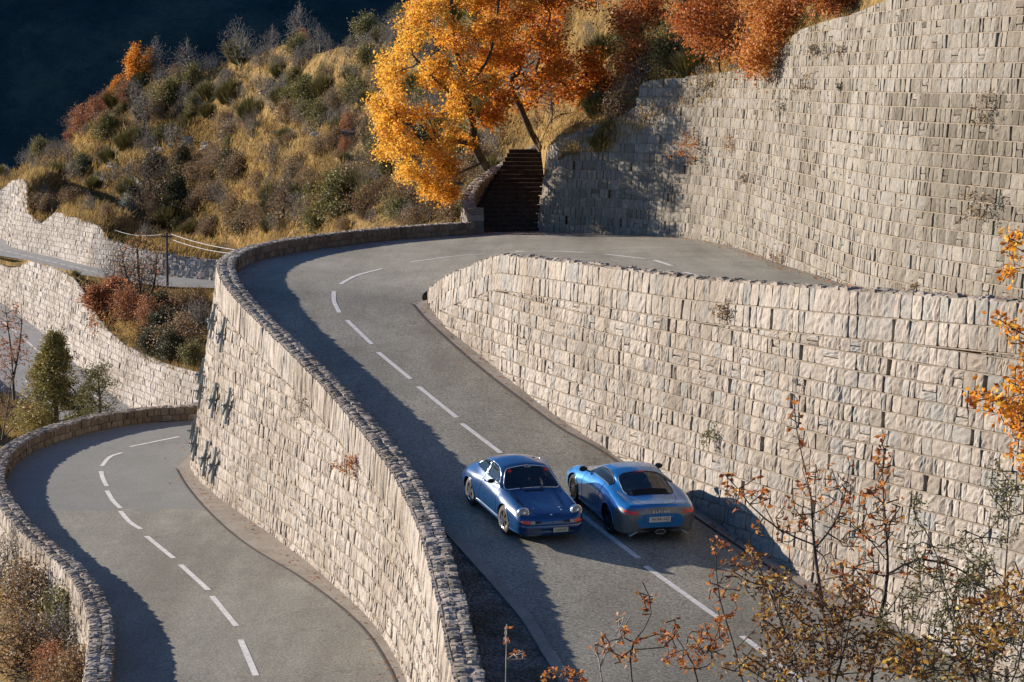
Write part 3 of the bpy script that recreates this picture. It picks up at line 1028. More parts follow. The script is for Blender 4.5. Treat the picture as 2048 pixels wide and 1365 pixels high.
# valley slope outside the near parapet and left of the valley road
xo = resample(o1, n=90)
xn = resample(outL, n=90)
base = xn.copy(); base[:, 2] = ZL - 1.7
tb_ = np.linspace(0, 1, 40)
far = o1[np.argsort(o1[:, 1])]
fr = resample(far, n=90)
lo2 = LO[(LO[:, 1] > 60)]
base = resample(np.c_[outL[:, :2], np.full(len(outL), ZL - 1.0)], n=90)
V = fr[:, None] * (1 - tb_)[None, :, None] + base[:, None] * tb_[None, :, None]
V[:, :, 2] += (smooth_noise(90, 40, 14, 5, 5) * .7 - 1.0) * np.sin(tb_ * pi)[None]
tag(obj('valley_slope', V.reshape(-1, 3), gridq(90, 40), M['soil']), kind='structure')
BV = bvh_of(V.reshape(-1, 3), gridq(90, 40))
# lower valley side under and between the terraces
gx = np.linspace(-130, 0, 90); gy = np.linspace(30, 215, 110)
GX_, GY_ = np.meshgrid(gx, gy, indexing='ij')
GZ_ = -23.5 - .22 * np.maximum(-GX_ - 22, 0) + smooth_noise(90, 110, 33, 5, 7) * 1.8
tag(obj('valley_side', np.stack([GX_, GY_, GZ_], 2).reshape(-1, 3), gridq(90, 110), M['soil']), kind='structure')
# slope at the bottom left, outside the parapet
b3 = base[base[:, 1] < 96]
V = np.stack([b3, b3 + [-2.5, -.8, -1.2], b3 + [-7, -2, -4.0], b3 + [-20, -4, -14]], 1)
V = np.array([resample(q, n=20) for q in V])
V[:, :, 2] += smooth_noise(len(V), 20, 24, 4, 5) * .8 * np.linspace(0, 1, 20)[None]
tag(obj('outer_slope', V.reshape(-1, 3), gridq(len(V), 20), M['soil']), kind='structure')
BO = bvh_of(V.reshape(-1, 3), gridq(len(V), 20))
mk2 = MB(); mk_old = mk; mk = mk2
for q in [(7, 645), (18, 653)], [(22, 657), (34, 666)], [(39, 670), (50, 680)], [(53, 682), (65, 693)], [(68, 696), (83, 707)], [(86, 710), (100, 721)], [(104, 724), (120, 738)], [(125, 742), (142, 755)], [(148, 760), (163, 771)], [(168, 776), (181, 785)], [(184, 788), (201, 801)], [(207, 804), (227, 818)]:
    dash(BR3, q, .16)
for i in range(13):
    x0 = -4 + i * 15.5; y0 = 500 + (x0) * .235
    dash(BR4, [(x0, y0), (x0 + 11, y0 + 2.4)], .16)
tag(mk2.build('valley_road_markings', M['paint']), kind='structure')
# little parapet blocks along the upper valley road
for i, (px, py) in enumerate([(30, 518), (50, 523), (70, 528), (91, 534), (112, 540), (135, 545)]):
    pass

# ------------------------------------------------------------------ stairs by the far bend, with their side wall and pier
st = empty('stone_stairs', (0.0, 107.0, -6.6)); tag(st, 'dark leaf-strewn stone stairs climbing beside the end of the high wall', 'stairs')
mbs = MB(); r = np.random.default_rng(3)
nst = 19
for i in range(nst):
    f = i / (nst - 1)
    c = np.array([.45 + .9 * f * 1.9, 107.2 + i * .52, -6.55 + (i + 1) * .172])
    mbs.box(c - [0, 0, 107], (1.45, .36, .0), a=.3) if False else None
    mbs.box(np.array([c[0], c[1] - 107.0, c[2] + 6.6 - .45]), (2.3, .31, .45), a=.3 + .3 * r.random())
mbs.build('steps', M['litter'], st)
# curved side wall of the stairs and pier
sw = empty('stair_wall', (-1.4, 106, -6.6)); tag(sw, 'dark curved stone wall rising along the left of the stairs under the golden tree', 'wall')
pp = np.array([atd(962, 452, 106.6), atd(950, 415, 107.5), atd(948, 392, 109), atd(962, 368, 111), atd(985, 350, 113), atd(1020, 328, 115.5), atd(1060, 306, 118), atd(1095, 290, 120)])
pc = resample(pp, .2)
Sw = Surf(pc[:, :2], 1, np.minimum(pc[:, 2] - 1.4, -6.8 + 0 * pc[:, 2] + np.linspace(0, 2.6, len(pc))), pc[:, 2], pc[:, 2], 0.0)
if Sw.N[len(pc) // 2][0] < 0: Sw.N = -Sw.N
o = np.array(sw.location)
(V, Q, ti), (VB, QB, tb), _ = wall_stones(Sw, ch=.35, bands=(.35,), seed=81, weeps=False, n=3)
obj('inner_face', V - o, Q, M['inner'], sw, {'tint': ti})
obj('mortar', VB - o, QB, M['mortar'], sw, {'tint': tb})
Sw2 = Surf(pc[:, :2] - Sw.N * .45, 1, Sw.zb - 1.5, Sw.zt, Sw.zt, .1); Sw2.N = -Sw.N
(V, Q, ti), (VB, QB, tb), _ = wall_stones(Sw2, ch=.35, bands=(.35,), seed=82, weeps=False, n=3)
obj('outer_face', V - o, Q, M['stoneC'], sw, {'tint': ti})
po = pc.copy(); po[:, :2] -= Sw.N * .45
coping('coping', pc, po, M['coping'], sw, o, rows=2, seed=83, hh=(.03, .10))
pr = MB()
pcx = atz(952, 466, -6.55)
for k in range(4):
    pr.box(np.array([pcx[0], pcx[1] - .5, -6.55 + .14 + k * .27]) - o, (.34 - .01 * (k % 2), .36, .128), a=r.random())
pr.build('end_pier', M['inner'], sw)

# plate under everything by the bend (ground outside the far parapet)
b4 = outerB[outerB[:, 0] > -6.5]
b4 = b4[b4[:, 1] > 99]
n4 = NB[-len(b4):]
V = np.stack([np.c_[b4[:, :2] + n4 * .3, b4[:, 2] - .9], np.c_[b4[:, :2] + n4 * 2.5, b4[:, 2] - 2.6], np.c_[b4[:, :2] + n4 * 5, b4[:, 2] - 9]], 1)
tag(obj('far_bank', V.reshape(-1, 3), gridq(len(b4), 3), M['soil']), kind='structure')

# bank the photographer stands on: its crest lies below the picture
V = np.array([[x, y, z + .25 * sin(x * 1.3 + y)] for x in np.linspace(-9, 16, 40) for y, z in ((6, -5.5), (14, -6.9), (20, -8.4), (27, -10.2), (33, -12.5), (38, -15.5))])
tag(obj('near_bank', V, gridq(40, 6), M['soil']), kind='structure')

# ------------------------------------------------------------------ steel anchor crosses on wall B
m = newmat("galvanised_steel", .5, .5, .75, (.22, .25, .275)); M['steel'] = m
SBu = SB.U


def onB(px, py):
    best = None
    rr = ray(px, py)
    for u in np.arange(0, SB.U[-1], .1):
        z = np.arange(ZL, -5, .1)
        P = SB.pos(np.full(len(z), u), z, 0 * z)
        x, y = proj(P)
        d = (x - px) ** 2 + (y - py) ** 2
        dep = P[:, 1]
        k = np.argmin(d)
        if best is None or d[k] < best[0] - 1e-6 and d[k] < best[0]:
            if best is None or d[k] < best[0]: best = (d[k], u, z[k], P[k])
    return best


cand = SB.U[(SB.C[:, 1] > 60) & (SB.C[:, 1] < 90)]
ug = np.arange(cand.min(), cand.max(), .1); zg = np.arange(ZL, -5, .1)
UU, ZZ = np.meshgrid(ug, zg, indexing='ij')
PG = SB.pos(UU.ravel(), ZZ.ravel(), 0 * UU.ravel()); GX, GY = proj(PG)
NG = np.stack([SB.I(SB.N[:, 0], UU.ravel()), SB.I(SB.N[:, 1], UU.ravel())], 1)
facing = (NG * -PG[:, :2]).sum(1) > 0
cr0 = None
for (px, py, lab) in [(434, 643, 'uppermost'), (452, 672, 'second from the top'), (395, 752, 'left end of the middle row'), (409, 785, 'second in the middle row'), (435, 803, 'third in the middle row'), (463, 815, 'right end of the middle row'),
                      (387, 865, 'left end of the bottom row'), (397, 890, 'second in the bottom row'), (418, 919, 'third in the bottom row'), (436, 932, 'lowest, right end of the bottom row')]:
    d = (GX - px) ** 2 + (GY - py) ** 2 + (~facing) * 1e6
    k = int(np.argmin(d))
    p = PG[k]; nrm = NG[k]; tdir = np.array([-nrm[1], nrm[0]])
    if tdir[1] > 0: tdir = -tdir
    root = empty('anchor_cross', tuple(p)); tag(root, 'grey steel anchor cross bolted on the curved wall, ' + lab, 'anchor', 'steel anchor crosses on the curved wall')
    N3 = np.array([nrm[0], nrm[1], .15]); N3 /= np.linalg.norm(N3)
    T3 = np.array([tdir[0], tdir[1], 0.0]); U3 = np.cross(N3, T3); U3 *= np.sign(U3[2])
    for ang, L_ in ((0.0, .55), (42.0, .42)):
        a_ = radians(ang + (6 if ang else (px % 5) - 2))
        ax = U3 * cos(a_) + T3 * sin(a_); bx_ = np.cross(ax, N3)
        b_ = MB()
        off = .13 if not ang else .19
        for sgn in (-1, 1):
            b_.box(N3 * off + bx_ * .034 * sgn, (L_, .012, .035), M=np.stack([ax, bx_, N3], 1))
        b_.box(N3 * (off - .03), (L_, .03, .012), M=np.stack([ax, bx_, N3], 1))
        b_.build('beam', M['steel'], root)
    b_ = MB(); b_.tube([N3 * -.1, N3 * .34], .025, 6); b_.box(N3 * .27, (.07, .07, .012), M=np.stack([T3, U3, N3], 1)); b_.build('bolt', M['steel'], root)

# ------------------------------------------------------------------ utility poles and wires on the left
m = newmat("weathered_pole", .9, .2, 0, (.10, .095, .09)); M['pole'] = m
m = newmat("wire", .5, .5, .3, (.35, .34, .33)); M['wire'] = m
pA = hit(BR4, 335, 572); pA = atd(335, 578, pA[1] / ray(335, 572)[1] - .6) if pA is not None else atd(335, 575, 165)
zA = pA[2]
topz = atd(333, 465, np.linalg.norm(pA) / np.linalg.norm(ray(335, 575)))[2]
root = empty('utility_pole', tuple(pA)); tag(root, 'dark wooden utility pole at the edge of the upper valley road', 'pole')
b_ = MB(); H_ = topz - zA; b_.tube([[0, 0, -.8], [0, 0, H_]], [.10, .07], 8); b_.build('post', M['pole'], root)
b_ = MB(); b_.box([0, 0, H_ - .25], (.35, .04, .05)); b_.build('crossarm', M['pole'], root)
for x_ in (-.3, 0, .3):
    b_ = MB(); b_.tube([[x_, 0, H_ - .2], [x_, 0, H_ - .05]], .035, 6); b_.build('insulator', M['wire'], root)
b_ = MB(); b_.box([.13, -.08, H_ * .62], (.07, .05, .12)); b_.build('junction_box', M['steel'], root)
pBt = atd(182, 434, 186.0); pBb = atd(184, 503, 186.0)
root2 = empty('wall_post', tuple(pBb)); tag(root2, 'thin steel wire post fixed to the far wall above the upper valley road', 'post')
b_ = MB(); hb = pBt[2] - pBb[2]; b_.tube([[0, 0, 0], [0, 0, hb]], .05, 6); b_.build('post', M['pole'], root2)
b_ = MB(); b_.tube([[-.35, 0, hb - .25], [.35, 0, hb - .25]], .03, 5); b_.build('crossarm', M['pole'], root2)
b_ = MB(); b_.tube([[0, 0, .1], [.25, 0, .55], [0, 0, .6]], .025, 5); b_.build('bracket', M['pole'], root2)


def wire(a, b, sag, name, label, r_=.022, grp=None):
    t = np.linspace(0, 1, 24)[:, None]
    P = a * (1 - t) + b * t; P[:, 2] -= (4 * sag * t * (1 - t))[:, 0]
    b_ = MB(); c = P.mean(0); b_.tube(P - c, r_, 4)
    o = b_.build(name, M['wire']); o.location = c
    tag(o, label, 'cable', grp)


pt = np.array([pA[0], pA[1], topz - .1])
end = atd(470, 500, 150.)
wire(pt + [.3, 0, 0], end, .12, 'cable', 'upper of the two thick cables from the utility pole towards the curved wall', .022)
wire(pt + [.3, 0, -.35], end + [0, 0, -.25], .15, 'cable', 'lower of the two thick cables from the utility pole towards the curved wall', .02)
wire(np.array([*pBt]) + [.35, 0, -.25], pt + [-.3, 0, 0], .5, 'cable', 'thin cable sagging between the wall post and the utility pole', .014)
wire(pBt + [-.35, 0, -.25], atd(0, 440, 200.), .6, 'cable', 'thin cable running left from the wall post to the picture edge', .02)

# ------------------------------------------------------------------ plants
def skeleton(trunks, att, step=.4, lam=.3, up=.25, seed=0, jit=.12, rmin=.006, rexp=.5, rtip=.008, rmax=9):
    """grow branches from trunk paths to every attractor; returns pos, parent, radius"""
    r = np.random.default_rng(seed)
    pos, par, pl = [], [], []
    for tr in trunks:
        tr = np.asarray(tr, float)
        for i, p in enumerate(tr):
            if i == 0:
                if pos:
                    k = int(np.argmin(np.linalg.norm(np.array(pos) - p, axis=1))); par.append(k); pl.append(pl[k] + 0)
                else: par.append(-1); pl.append(0)
            else: par.append(len(pos) - 1); pl.append(pl[-1] + np.linalg.norm(tr[i] - tr[i - 1]) * .6)
            pos.append(p)
    cap = len(pos) + len(att) * 30
    P = np.zeros((cap, 3)); L = np.zeros(cap); n = len(pos)
    P[:n] = pos; L[:n] = pl
    base_ok = n
    low = 1 + n // 4
    d0 = np.min(np.linalg.norm(att[:, None] - P[None, :n], axis=2), axis=1)
    for a in att[np.argsort(d0)]:
        d = np.linalg.norm(P[:n] - a, axis=1)
        cost = d + lam * L[:n] + 2.0 * np.maximum(P[:n, 2] - a[2] - .2, 0)
        cost[:low] += 3
        k = int(np.argmin(cost)); D = d[k]
        m = max(1, int(D / step)); p0 = P[k]
        out = a - p0
        ctrl = p0 + out * .5 + np.array([0, 0, -up * D * .5 if a[2] > p0[2] else up * D * .6]) + (r.random(3) - .5) * D * .25
        prev = k
        for i in range(1, m + 1):
            t = i / m
            q = (1 - t) ** 2 * p0 + 2 * t * (1 - t) * ctrl + t * t * a + (r.random(3) - .5) * jit * step * (i < m)
            P[n] = q; L[n] = L[prev] + np.linalg.norm(q - P[prev]); par.append(prev); prev = n; n += 1
            if n >= cap - 2: break
        if n >= cap - 2: break
    P = P[:n]; par = np.array(par[:n]); cnt = np.zeros(n)
    ch = np.zeros(n, int); np.add.at(ch, par[par >= 0], 1)
    cnt[ch == 0] = 1
    for i in range(n - 1, 0, -1):
        if par[i] >= 0: cnt[par[i]] += max(cnt[i], 0)
    rad = np.minimum(np.maximum(rtip * cnt ** rexp, rmin), rmax)
    return P, par, rad, cnt


def branch_mesh(P, par, rad, sides=4):
    idx = np.where(par >= 0)[0]
    A = P[par[idx]]; B = P[idx]; ra = np.minimum(rad[par[idx]], rad[idx] * 1.7); rb = rad[idx]
    T = B - A; Ln = np.linalg.norm(T, axis=1) + 1e-6; T /= Ln[:, None]
    up = np.where(np.abs(T[:, 2:3]) < .9, np.array([[0, 0, 1.0]]), np.array([[1.0, 0, 0]]))
    X = np.cross(up, T); X /= np.linalg.norm(X, axis=1)[:, None]; Y = np.cross(T, X)
    th = np.arange(sides) * 2 * pi / sides
    c, s_ = np.cos(th), np.sin(th)
    ring = X[:, None] * c[None, :, None] + Y[:, None] * s_[None, :, None]
    V = np.concatenate([A[:, None] - T[:, None] * (ra * .3)[:, None, None] + ring * ra[:, None, None], B[:, None] + ring * rb[:, None, None]], 1)
    base = np.arange(len(idx))[:, None] * 2 * sides
    k = np.arange(sides); k2 = (k + 1) % sides
    Q = np.stack([base + k, base + k2, base + k2 + sides, base + k + sides], 2).reshape(-1, 4)
    return V.reshape(-1, 3), Q


def leaf_mesh(C, size, seed=0, ups=.3, tint=None, aspect=.6, szvar=.5, droop=0):
    """one bent quad leaf per centre"""
    r = np.random.default_rng(seed); n = len(C)
    d = r.normal(size=(n, 3)); d[:, 2] = d[:, 2] * .7 - droop; d /= np.linalg.norm(d, axis=1)[:, None]
    e = r.normal(size=(n, 3)); e[:, 2] += ups; e -= d * (e * d).sum(1)[:, None]; e /= np.linalg.norm(e, axis=1)[:, None] + 1e-9
    nn = np.cross(d, e)
    s_ = size * (1 - szvar / 2 + szvar * r.random(n))[:, None]
    V = np.stack([C - d * s_ * .5, C + e * s_ * .5 * aspect + nn * s_ * .08, C + d * s_ * .5, C - e * s_ * .5 * aspect + nn * s_ * .08], 1)
    Q = np.arange(4 * n).reshape(-1, 4)
    ti = r.random(n) if tint is None else tint
    return V.reshape(-1, 3), Q, np.repeat(ti, 4)


def blob_points(blobs, dens, seed, shell=.0):
    r = np.random.default_rng(seed); out = []
    for c, rad in blobs:
        rad = np.array(rad, float) * np.ones(3)
        n = max(3, int(dens * rad[0] * rad[1] * rad[2] * 4.19))
        d = r.normal(size=(n, 3)); d /= np.linalg.norm(d, axis=1)[:, None]
        out.append(np.array(c) + d * rad * (shell + (1 - shell) * r.random((n, 1)) ** (1 / 3)))
    return np.vstack(out)


def plant(name, label, cat, loc, trunks, att, leaf=None, leafmat=None, nleaf=0, spread=.25, size=.12, bark=.4, seed=0, group=None, sk={}, sides=4, leafname='foliage', trunkname='branches', tintf=None, droop=0, ups=.3, aspect=.6):
    P, par, rad, cnt = skeleton(trunks, att, seed=seed, **sk)
    root = empty(name, tuple(loc)); tag(root, label, cat, group)
    V, Q = branch_mesh(P, par, rad, sides)
    r = np.random.default_rng(seed + 99)
    obj(trunkname, V, Q, M['bark'], root, {'tint': np.clip(bark + .15 * r.normal(size=len(V)), 0, 1)}, smooth=True)
    if nleaf:
        tips = np.where(cnt <= 3)[0]
        pick = tips[r.integers(0, len(tips), nleaf)]
        C = P[pick] + r.normal(size=(nleaf, 3)) * spread
        ti = None
        if tintf is not None: ti = tintf(C, r)
        V, Q, tt_ = leaf_mesh(C, size, seed, tint=ti, droop=droop, ups=ups, aspect=aspect)
        obj(leafname, V, Q, M[leafmat], root, {'tint': tt_})
    return root


def copy_plant(src, loc, s, rz, label, group):
    c = src.copy(); COL.objects.link(c); c.location = loc; c.scale = (s * R.uniform(.9, 1.1), s * R.uniform(.9, 1.1), s * R.uniform(.85, 1.15)); c.rotation_euler = (R.uniform(-.08, .08), R.uniform(-.08, .08), rz)
    c['label'] = label; c['group'] = group
    for ch in src.children:
        d = ch.copy(); COL.objects.link(d); d.parent = c
    return c


def px_tree(name, label, cat, d, trunkpx, attpx_blobs, natt, leafmat, nleaf, size, seed, bark=.25, spread=.1, rtip=.006, dthick=.8, tintf=None, step=.15, lam=.3, rmax=.05, aspect=.6, droop=0, jit=.25, up=.2, rexp=.5):
    s_ = d / F
    base = atd(*trunkpx[0][0], d)
    r = np.random.default_rng(seed)
    tr = [resample(np.array([atd(x, y, d + (q[0] if q else 0)) for x, y, *q in path]) - base, step * 2) for path in trunkpx]
    att = []
    tot = sum(rx * ry for _, _, rx, ry in attpx_blobs)
    for (x, y, rx, ry) in attpx_blobs:
        for k in range(max(2, int(natt * rx * ry / tot))):
            a = r.random() * 2 * pi; q = sqrt(r.random())
            att.append(atd(x + cos(a) * q * rx, y + sin(a) * q * ry, d + r.normal() * dthick) - base)
    return plant(name, label, cat, base, tr, np.array(att), leafmat=leafmat, nleaf=nleaf, spread=spread, size=size, bark=bark, seed=seed, sk=dict(step=step, lam=lam, up=up, rtip=rtip, rexp=rexp, rmax=rmax, jit=jit), tintf=tintf, aspect=aspect, droop=droop, leafname='leaves')



# ---- the golden oak and its russet neighbour by the stairs
DT = 115.5
SP = DT / F


def oak(name, label, trunkpx, blobpx, dens, nleaf, mat, seed, tsplit, dthick=3.0, doff=0, leafsz=.17, d=DT, spread=.22, rtip=.011):
    base = atd(*trunkpx[0][0], d)
    s_ = d / F
    tr = []
    for path in trunkpx:
        P = np.array([atd(px, py, d + (dd[0] if dd else 0)) for px, py, *dd in path]) - base
        tr.append(resample(P, .4))
    bl = []
    r = np.random.default_rng(seed)
    for (px, py, rx, ry) in blobpx:
        for k in range(3):
            dd = d + doff + r.normal() * dthick * .6
            c = atd(px + r.normal() * rx * .4, py + r.normal() * ry * .4, dd) - base
            bl.append((c, (rx * s_ * .62, max(rx, ry) * s_ * .7, ry * s_ * .6)))
    att = blob_points(bl, dens, seed)
    return plant(name, label, 'tree', base, tr, att, leafmat=mat, nleaf=nleaf, spread=spread, size=leafsz, bark=.12, seed=seed, sk=dict(step=.45, lam=.35, up=.15, rtip=rtip, rexp=.52, rmax=.42), tintf=tsplit, sides=5, trunkname='trunk', leafname='crown')


def tint_gold(C, r):
    t_ = .78 - .08 * (C[:, 0] - (-2)) + .012 * C[:, 2] + .24 * r.normal(size=len(C))
    t_ += .12 * np.sin(C[:, 0] * 1.3) * np.cos(C[:, 2] * 1.1)
    return np.clip(t_, 0, 1)


oak('oak_tree', 'large golden-leaved oak leaning over the far parapet beside the stairs',
    [[(985, 352), (966, 325, -.8), (950, 290, -2), (944, 240, -4), (930, 180, -6), (915, 110, -7), (905, 40, -7.5), (900, -40, -7.5)], [(944, 240, -4), (905, 190, -6.5), (860, 150, -8), (825, 110, -8)], [(952, 290, -2), (900, 282, -5), (850, 290, -7)], [(930, 180, -6), (975, 120, -7), (990, 60, -7.5), (1000, -20, -7.5)], [(966, 325, -.8), (920, 345, -4), (880, 362, -6)]],
    [(835, 40, 45, 45), (790, 110, 32, 30), (885, 15, 60, 40), (850, 150, 60, 28), (925, 95, 50, 40), (795, 195, 38, 20), (775, 150, 25, 18), (880, 225, 62, 28), (955, 175, 40, 28), (790, 262, 34, 22), (850, 300, 60, 28), (775, 300, 20, 22),
     (800, 345, 30, 16), (905, 280, 30, 16), (850, 372, 34, 16), (885, 390, 22, 12), (985, 60, 45, 40), (895, 335, 26, 14), (930, -60, 90, 50), (1020, -30, 60, 40), (830, 235, 40, 20), (900, 165, 40, 22), (985, 130, 34, 26), (760, 215, 16, 14), (770, 255, 18, 14)],
    3.0, 37000, 'leaf_gold', 4, tint_gold, dthick=2.8, doff=-7.0, spread=.2, leafsz=.135, rtip=.018)


def tint_rus(C, r): return np.clip(.5 - .07 * C[:, 0] + .25 * r.normal(size=len(C)), 0, 1)


oak('oak_tree', 'thinner russet oak with bare lower boughs, rooted at the top of the stairs',
    [[(1082, 300), (1066, 272), (1052, 240, -1), (1040, 212, -1.5), (1028, 190, -2), (1022, 160, -2.5), (1035, 110), (1070, 60), (1100, 20), (1120, -30)], [(1040, 212), (1065, 205), (1090, 185), (1110, 160), (1150, 170)], [(1022, 160), (1000, 120), (1010, 60), (1005, 0)]],
    [(1000, 40, 45, 34), (1050, 100, 45, 28), (1090, 60, 40, 20), (1120, 140, 50, 14), (1190, 150, 40, 12), (1060, 165, 45, 18), (1010, 190, 35, 20), (1150, 190, 40, 12), (1060, 10, 60, 24), (1140, 5, 50, 18), (1020, 120, 36, 24), (1220, 195, 30, 12), (1000, 230, 30, 14), (1100, 115, 30, 12), (1180, 120, 26, 10)],
    1.6, 15000, 'leaf_gold', 14, lambda C, r: np.clip(.42 - .02 * C[:, 0] + .2 * r.normal(size=len(C)), 0, 1), dthick=2.4, doff=-5.0, spread=.26, rtip=.02)

# ---- red oaks on top of the high wall
for i, (bx_, by_, blobs, nl, lab, dd) in enumerate([
        ((1440, 145), None, [(1440, 40, 45, 40), (1400, 75, 30, 30), (1470, 85, 40, 30), (1430, 0, 50, 30), (1380, 40, 20, 22)], 8000, 'russet oak with a low dark crown at the left on top of the high wall', 99),
        ((1560, 105), None, [(1540, 50, 40, 30), (1500, 95, 36, 18), (1580, 20, 50, 26), (1620, 5, 40, 20), (1540, 0, 40, 20), (1525, 125, 22, 10)], 9000, 'bright orange-red oak hanging over the edge of the high wall', 91.5),
        ((1665, 30), None, [(1660, 0, 45, 20), (1700, -20, 40, 20), (1640, -40, 60, 30)], 5000, 'russet bush at the top edge of the picture above the high wall', 84),
        ((1290, 150), None, [(1290, 90, 30, 30), (1270, 40, 34, 26), (1310, 20, 30, 20), (1260, 120, 20, 15)], 5500, 'thin reddish-brown tree on the slope left of the russet oaks', 107)]):
    p0 = bx_
    oak('oak_tree', lab, [[p0, (p0[0] - 3, p0[1] - 25), (p0[0] + 2, p0[1] - 60)], [(p0[0] - 3, p0[1] - 25), (p0[0] + 18, p0[1] - 50)]], blobs, 2.2, nl, 'leaf_red', 30 + i,
        (lambda k: lambda C, r: np.clip((.6, .82, .5, .55)[k] + .2 * r.normal(size=len(C)), 0, 1))(i), dthick=1.9, leafsz=.14, d=dd, spread=.34)

# ---- hillside plant kinds (one of each, then copies)
def fan_att(n, h, w, seed, low=.25):
    r = np.random.default_rng(seed)
    a = r.random(n) * 2 * pi; q = r.random(n) ** .75 * (.72 + .28 * np.sin(3 * a + seed) + .15 * r.normal(size=n))
    z = h * (low + (1 - low) * r.random(n) ** .7) * (.86 + .14 * np.sin(2 * a + seed * 2) + .07 * r.normal(size=n))
    prof = np.sin(np.clip((z / h), 0, 1) ** .8 * pi * .92 + .12) ** .6
    return np.stack([np.cos(a) * q * w * prof, np.sin(a) * q * w * prof, z], 1)


SKT = dict(step=.28, lam=.12, up=.3, rtip=.0085, rexp=.42, rmax=.08)
PROT = {}


def proto(key, name, cat, label, **k):
    PROT[key] = (plant(name, label, cat, (0, 0, -500), **k), cat)


stem = lambda h, x=0, y=0: np.array([[0, 0, -.3], [x * .3, y * .3, h * .4], [x, y, h]])
proto('bare', 'bare_tree', 'tree', 'bare grey tree', trunks=[stem(1.3, .15), stem(1.0, -.3, .1)], att=fan_att(1300, 4.2, 2.1, 1), bark=.8, seed=1, sk=SKT, sides=3, nleaf=0)
proto('bare2', 'bare_tree', 'tree', 'bare brown tree', trunks=[stem(.7, .1), stem(.7, -.4, .2), stem(.6, .5, -.1)], att=fan_att(1300, 3.6, 2.4, 2, .15), bark=.45, seed=2, sk=SKT, sides=3, leafmat='leaf_brown', nleaf=900, spread=.15, size=.07)
proto('gshrub', 'bare_shrub', 'shrub', 'grey leafless shrub', trunks=[stem(.3, .2), stem(.3, -.3, .2), stem(.3, .1, -.3)], att=fan_att(750, 1.9, 1.35, 3, .1), bark=.8, seed=3, sk=SKT, sides=3, nleaf=500, leafmat='leaf_grey', spread=.12, size=.05)
proto('bshrub', 'brown_shrub', 'shrub', 'brown shrub', trunks=[stem(.3, .2), stem(.3, -.3, .2)], att=fan_att(260, 1.5, 1.25, 4, .08), bark=.35, seed=4, sk=SKT, sides=3, nleaf=2600, leafmat='leaf_brown', spread=.16, size=.085)
proto('green', 'green_shrub', 'shrub', 'green shrub', trunks=[stem(.3)], att=fan_att(170, 1.5, 1.1, 5, .05), bark=.2, seed=5, sk=SKT, sides=3, nleaf=4200, leafmat='leaf_green', spread=.2, size=.10)
proto('dark', 'evergreen_shrub', 'shrub', 'dark evergreen shrub', trunks=[stem(.4)], att=fan_att(190, 2.2, 1.5, 6, .05), bark=.15, seed=6, sk=SKT, sides=3, nleaf=5500, leafmat='leaf_dark', spread=.24, size=.13)
proto('gold', 'golden_tree', 'tree', 'golden tree', trunks=[stem(1.2)], att=fan_att(220, 3.8, 1.6, 7, .25), bark=.15, seed=7, sk=SKT, sides=3, nleaf=6500, leafmat='leaf_gold', spread=.24, size=.15)
proto('red', 'russet_tree', 'tree', 'russet tree', trunks=[stem(1.0, .2)], att=fan_att(240, 3.2, 1.5, 8, .2), bark=.3, seed=8, sk=SKT, sides=3, nleaf=2600, leafmat='leaf_pink', spread=.2, size=.12)
proto('silver', 'silver_bush', 'shrub', 'pale silver-green bush', trunks=[stem(.5)], att=fan_att(190, 2.6, 1.1, 9, .05), bark=.3, seed=9, sk=SKT, sides=3, nleaf=5000, leafmat='leaf_grey', spread=.22, size=.11)
# broom: clumps of upright green stems
r = np.random.default_rng(12)
n = 900
a = r.random(n) * 2 * pi; q = np.sqrt(r.random(n)); b0 = np.stack([np.cos(a) * q * .35, np.sin(a) * q * .35, -.1 + 0 * a], 1)
hh_ = 1.25 * (1 - .45 * q ** 2) * (.7 + .4 * r.random(n))
tp = np.stack([np.cos(a) * q * 1.0, np.sin(a) * q * 1.0, hh_], 1) + r.normal(size=(n, 3)) * .07
sd = np.stack([-np.sin(a), np.cos(a), 0 * a], 1) * .022
V = np.stack([b0 - sd, b0 + sd, (b0 + tp) / 2 + [0, 0, .12] + sd, tp, (b0 + tp) / 2 + [0, 0, .12] - sd], 1)
q_ = np.arange(n)[:, None] * 5
root = empty('broom_bush', (0, 0, -500)); tag(root, 'broom', 'shrub')
obj('stems', V.reshape(-1, 3), [np.hstack([q_, q_ + 1, q_ + 2, q_ + 4]), np.hstack([q_ + 4, q_ + 2, q_ + 3])], M['broom'], root, {'tint': np.repeat(r.random(n), 5)})
PROT['broom'] = (root, 'shrub')

RT = ((1.3, 4.2), )
used = set()
HGT = dict(bare=4.4, bare2=3.8, gshrub=2.0, bshrub=1.6, green=1.6, dark=2.3, gold=4.1, red=3.4, silver=2.8, broom=1.3)


def put(key, px, py, hpx, label, group=None, bvh=None, d=None):
    """place a plant with its foot at pixel (px, py), hpx picture pixels tall"""
    p = hit(bvh or BH, px, py)
    for dy in range(3, 70, 3):
        if p is not None: break
        p = hit(bvh or BH, px, py + dy); hpx = hpx + 3
    if p is None: return None
    d = p[1] * cp - p[2] * sp
    s = hpx * d / F / HGT[key]
    src, cat = PROT[key]
    rz = R.random() * 6.28
    if key not in used:
        used.add(key)
        src.location = p; src.scale = (s, s, s); src.rotation_euler = (0, 0, rz)
        src['label'] = label
        if group: src['group'] = group
        return src
    c = copy_plant(src, tuple(p), s, rz, label, group or 'x')
    if not group: del c['group']
    return c


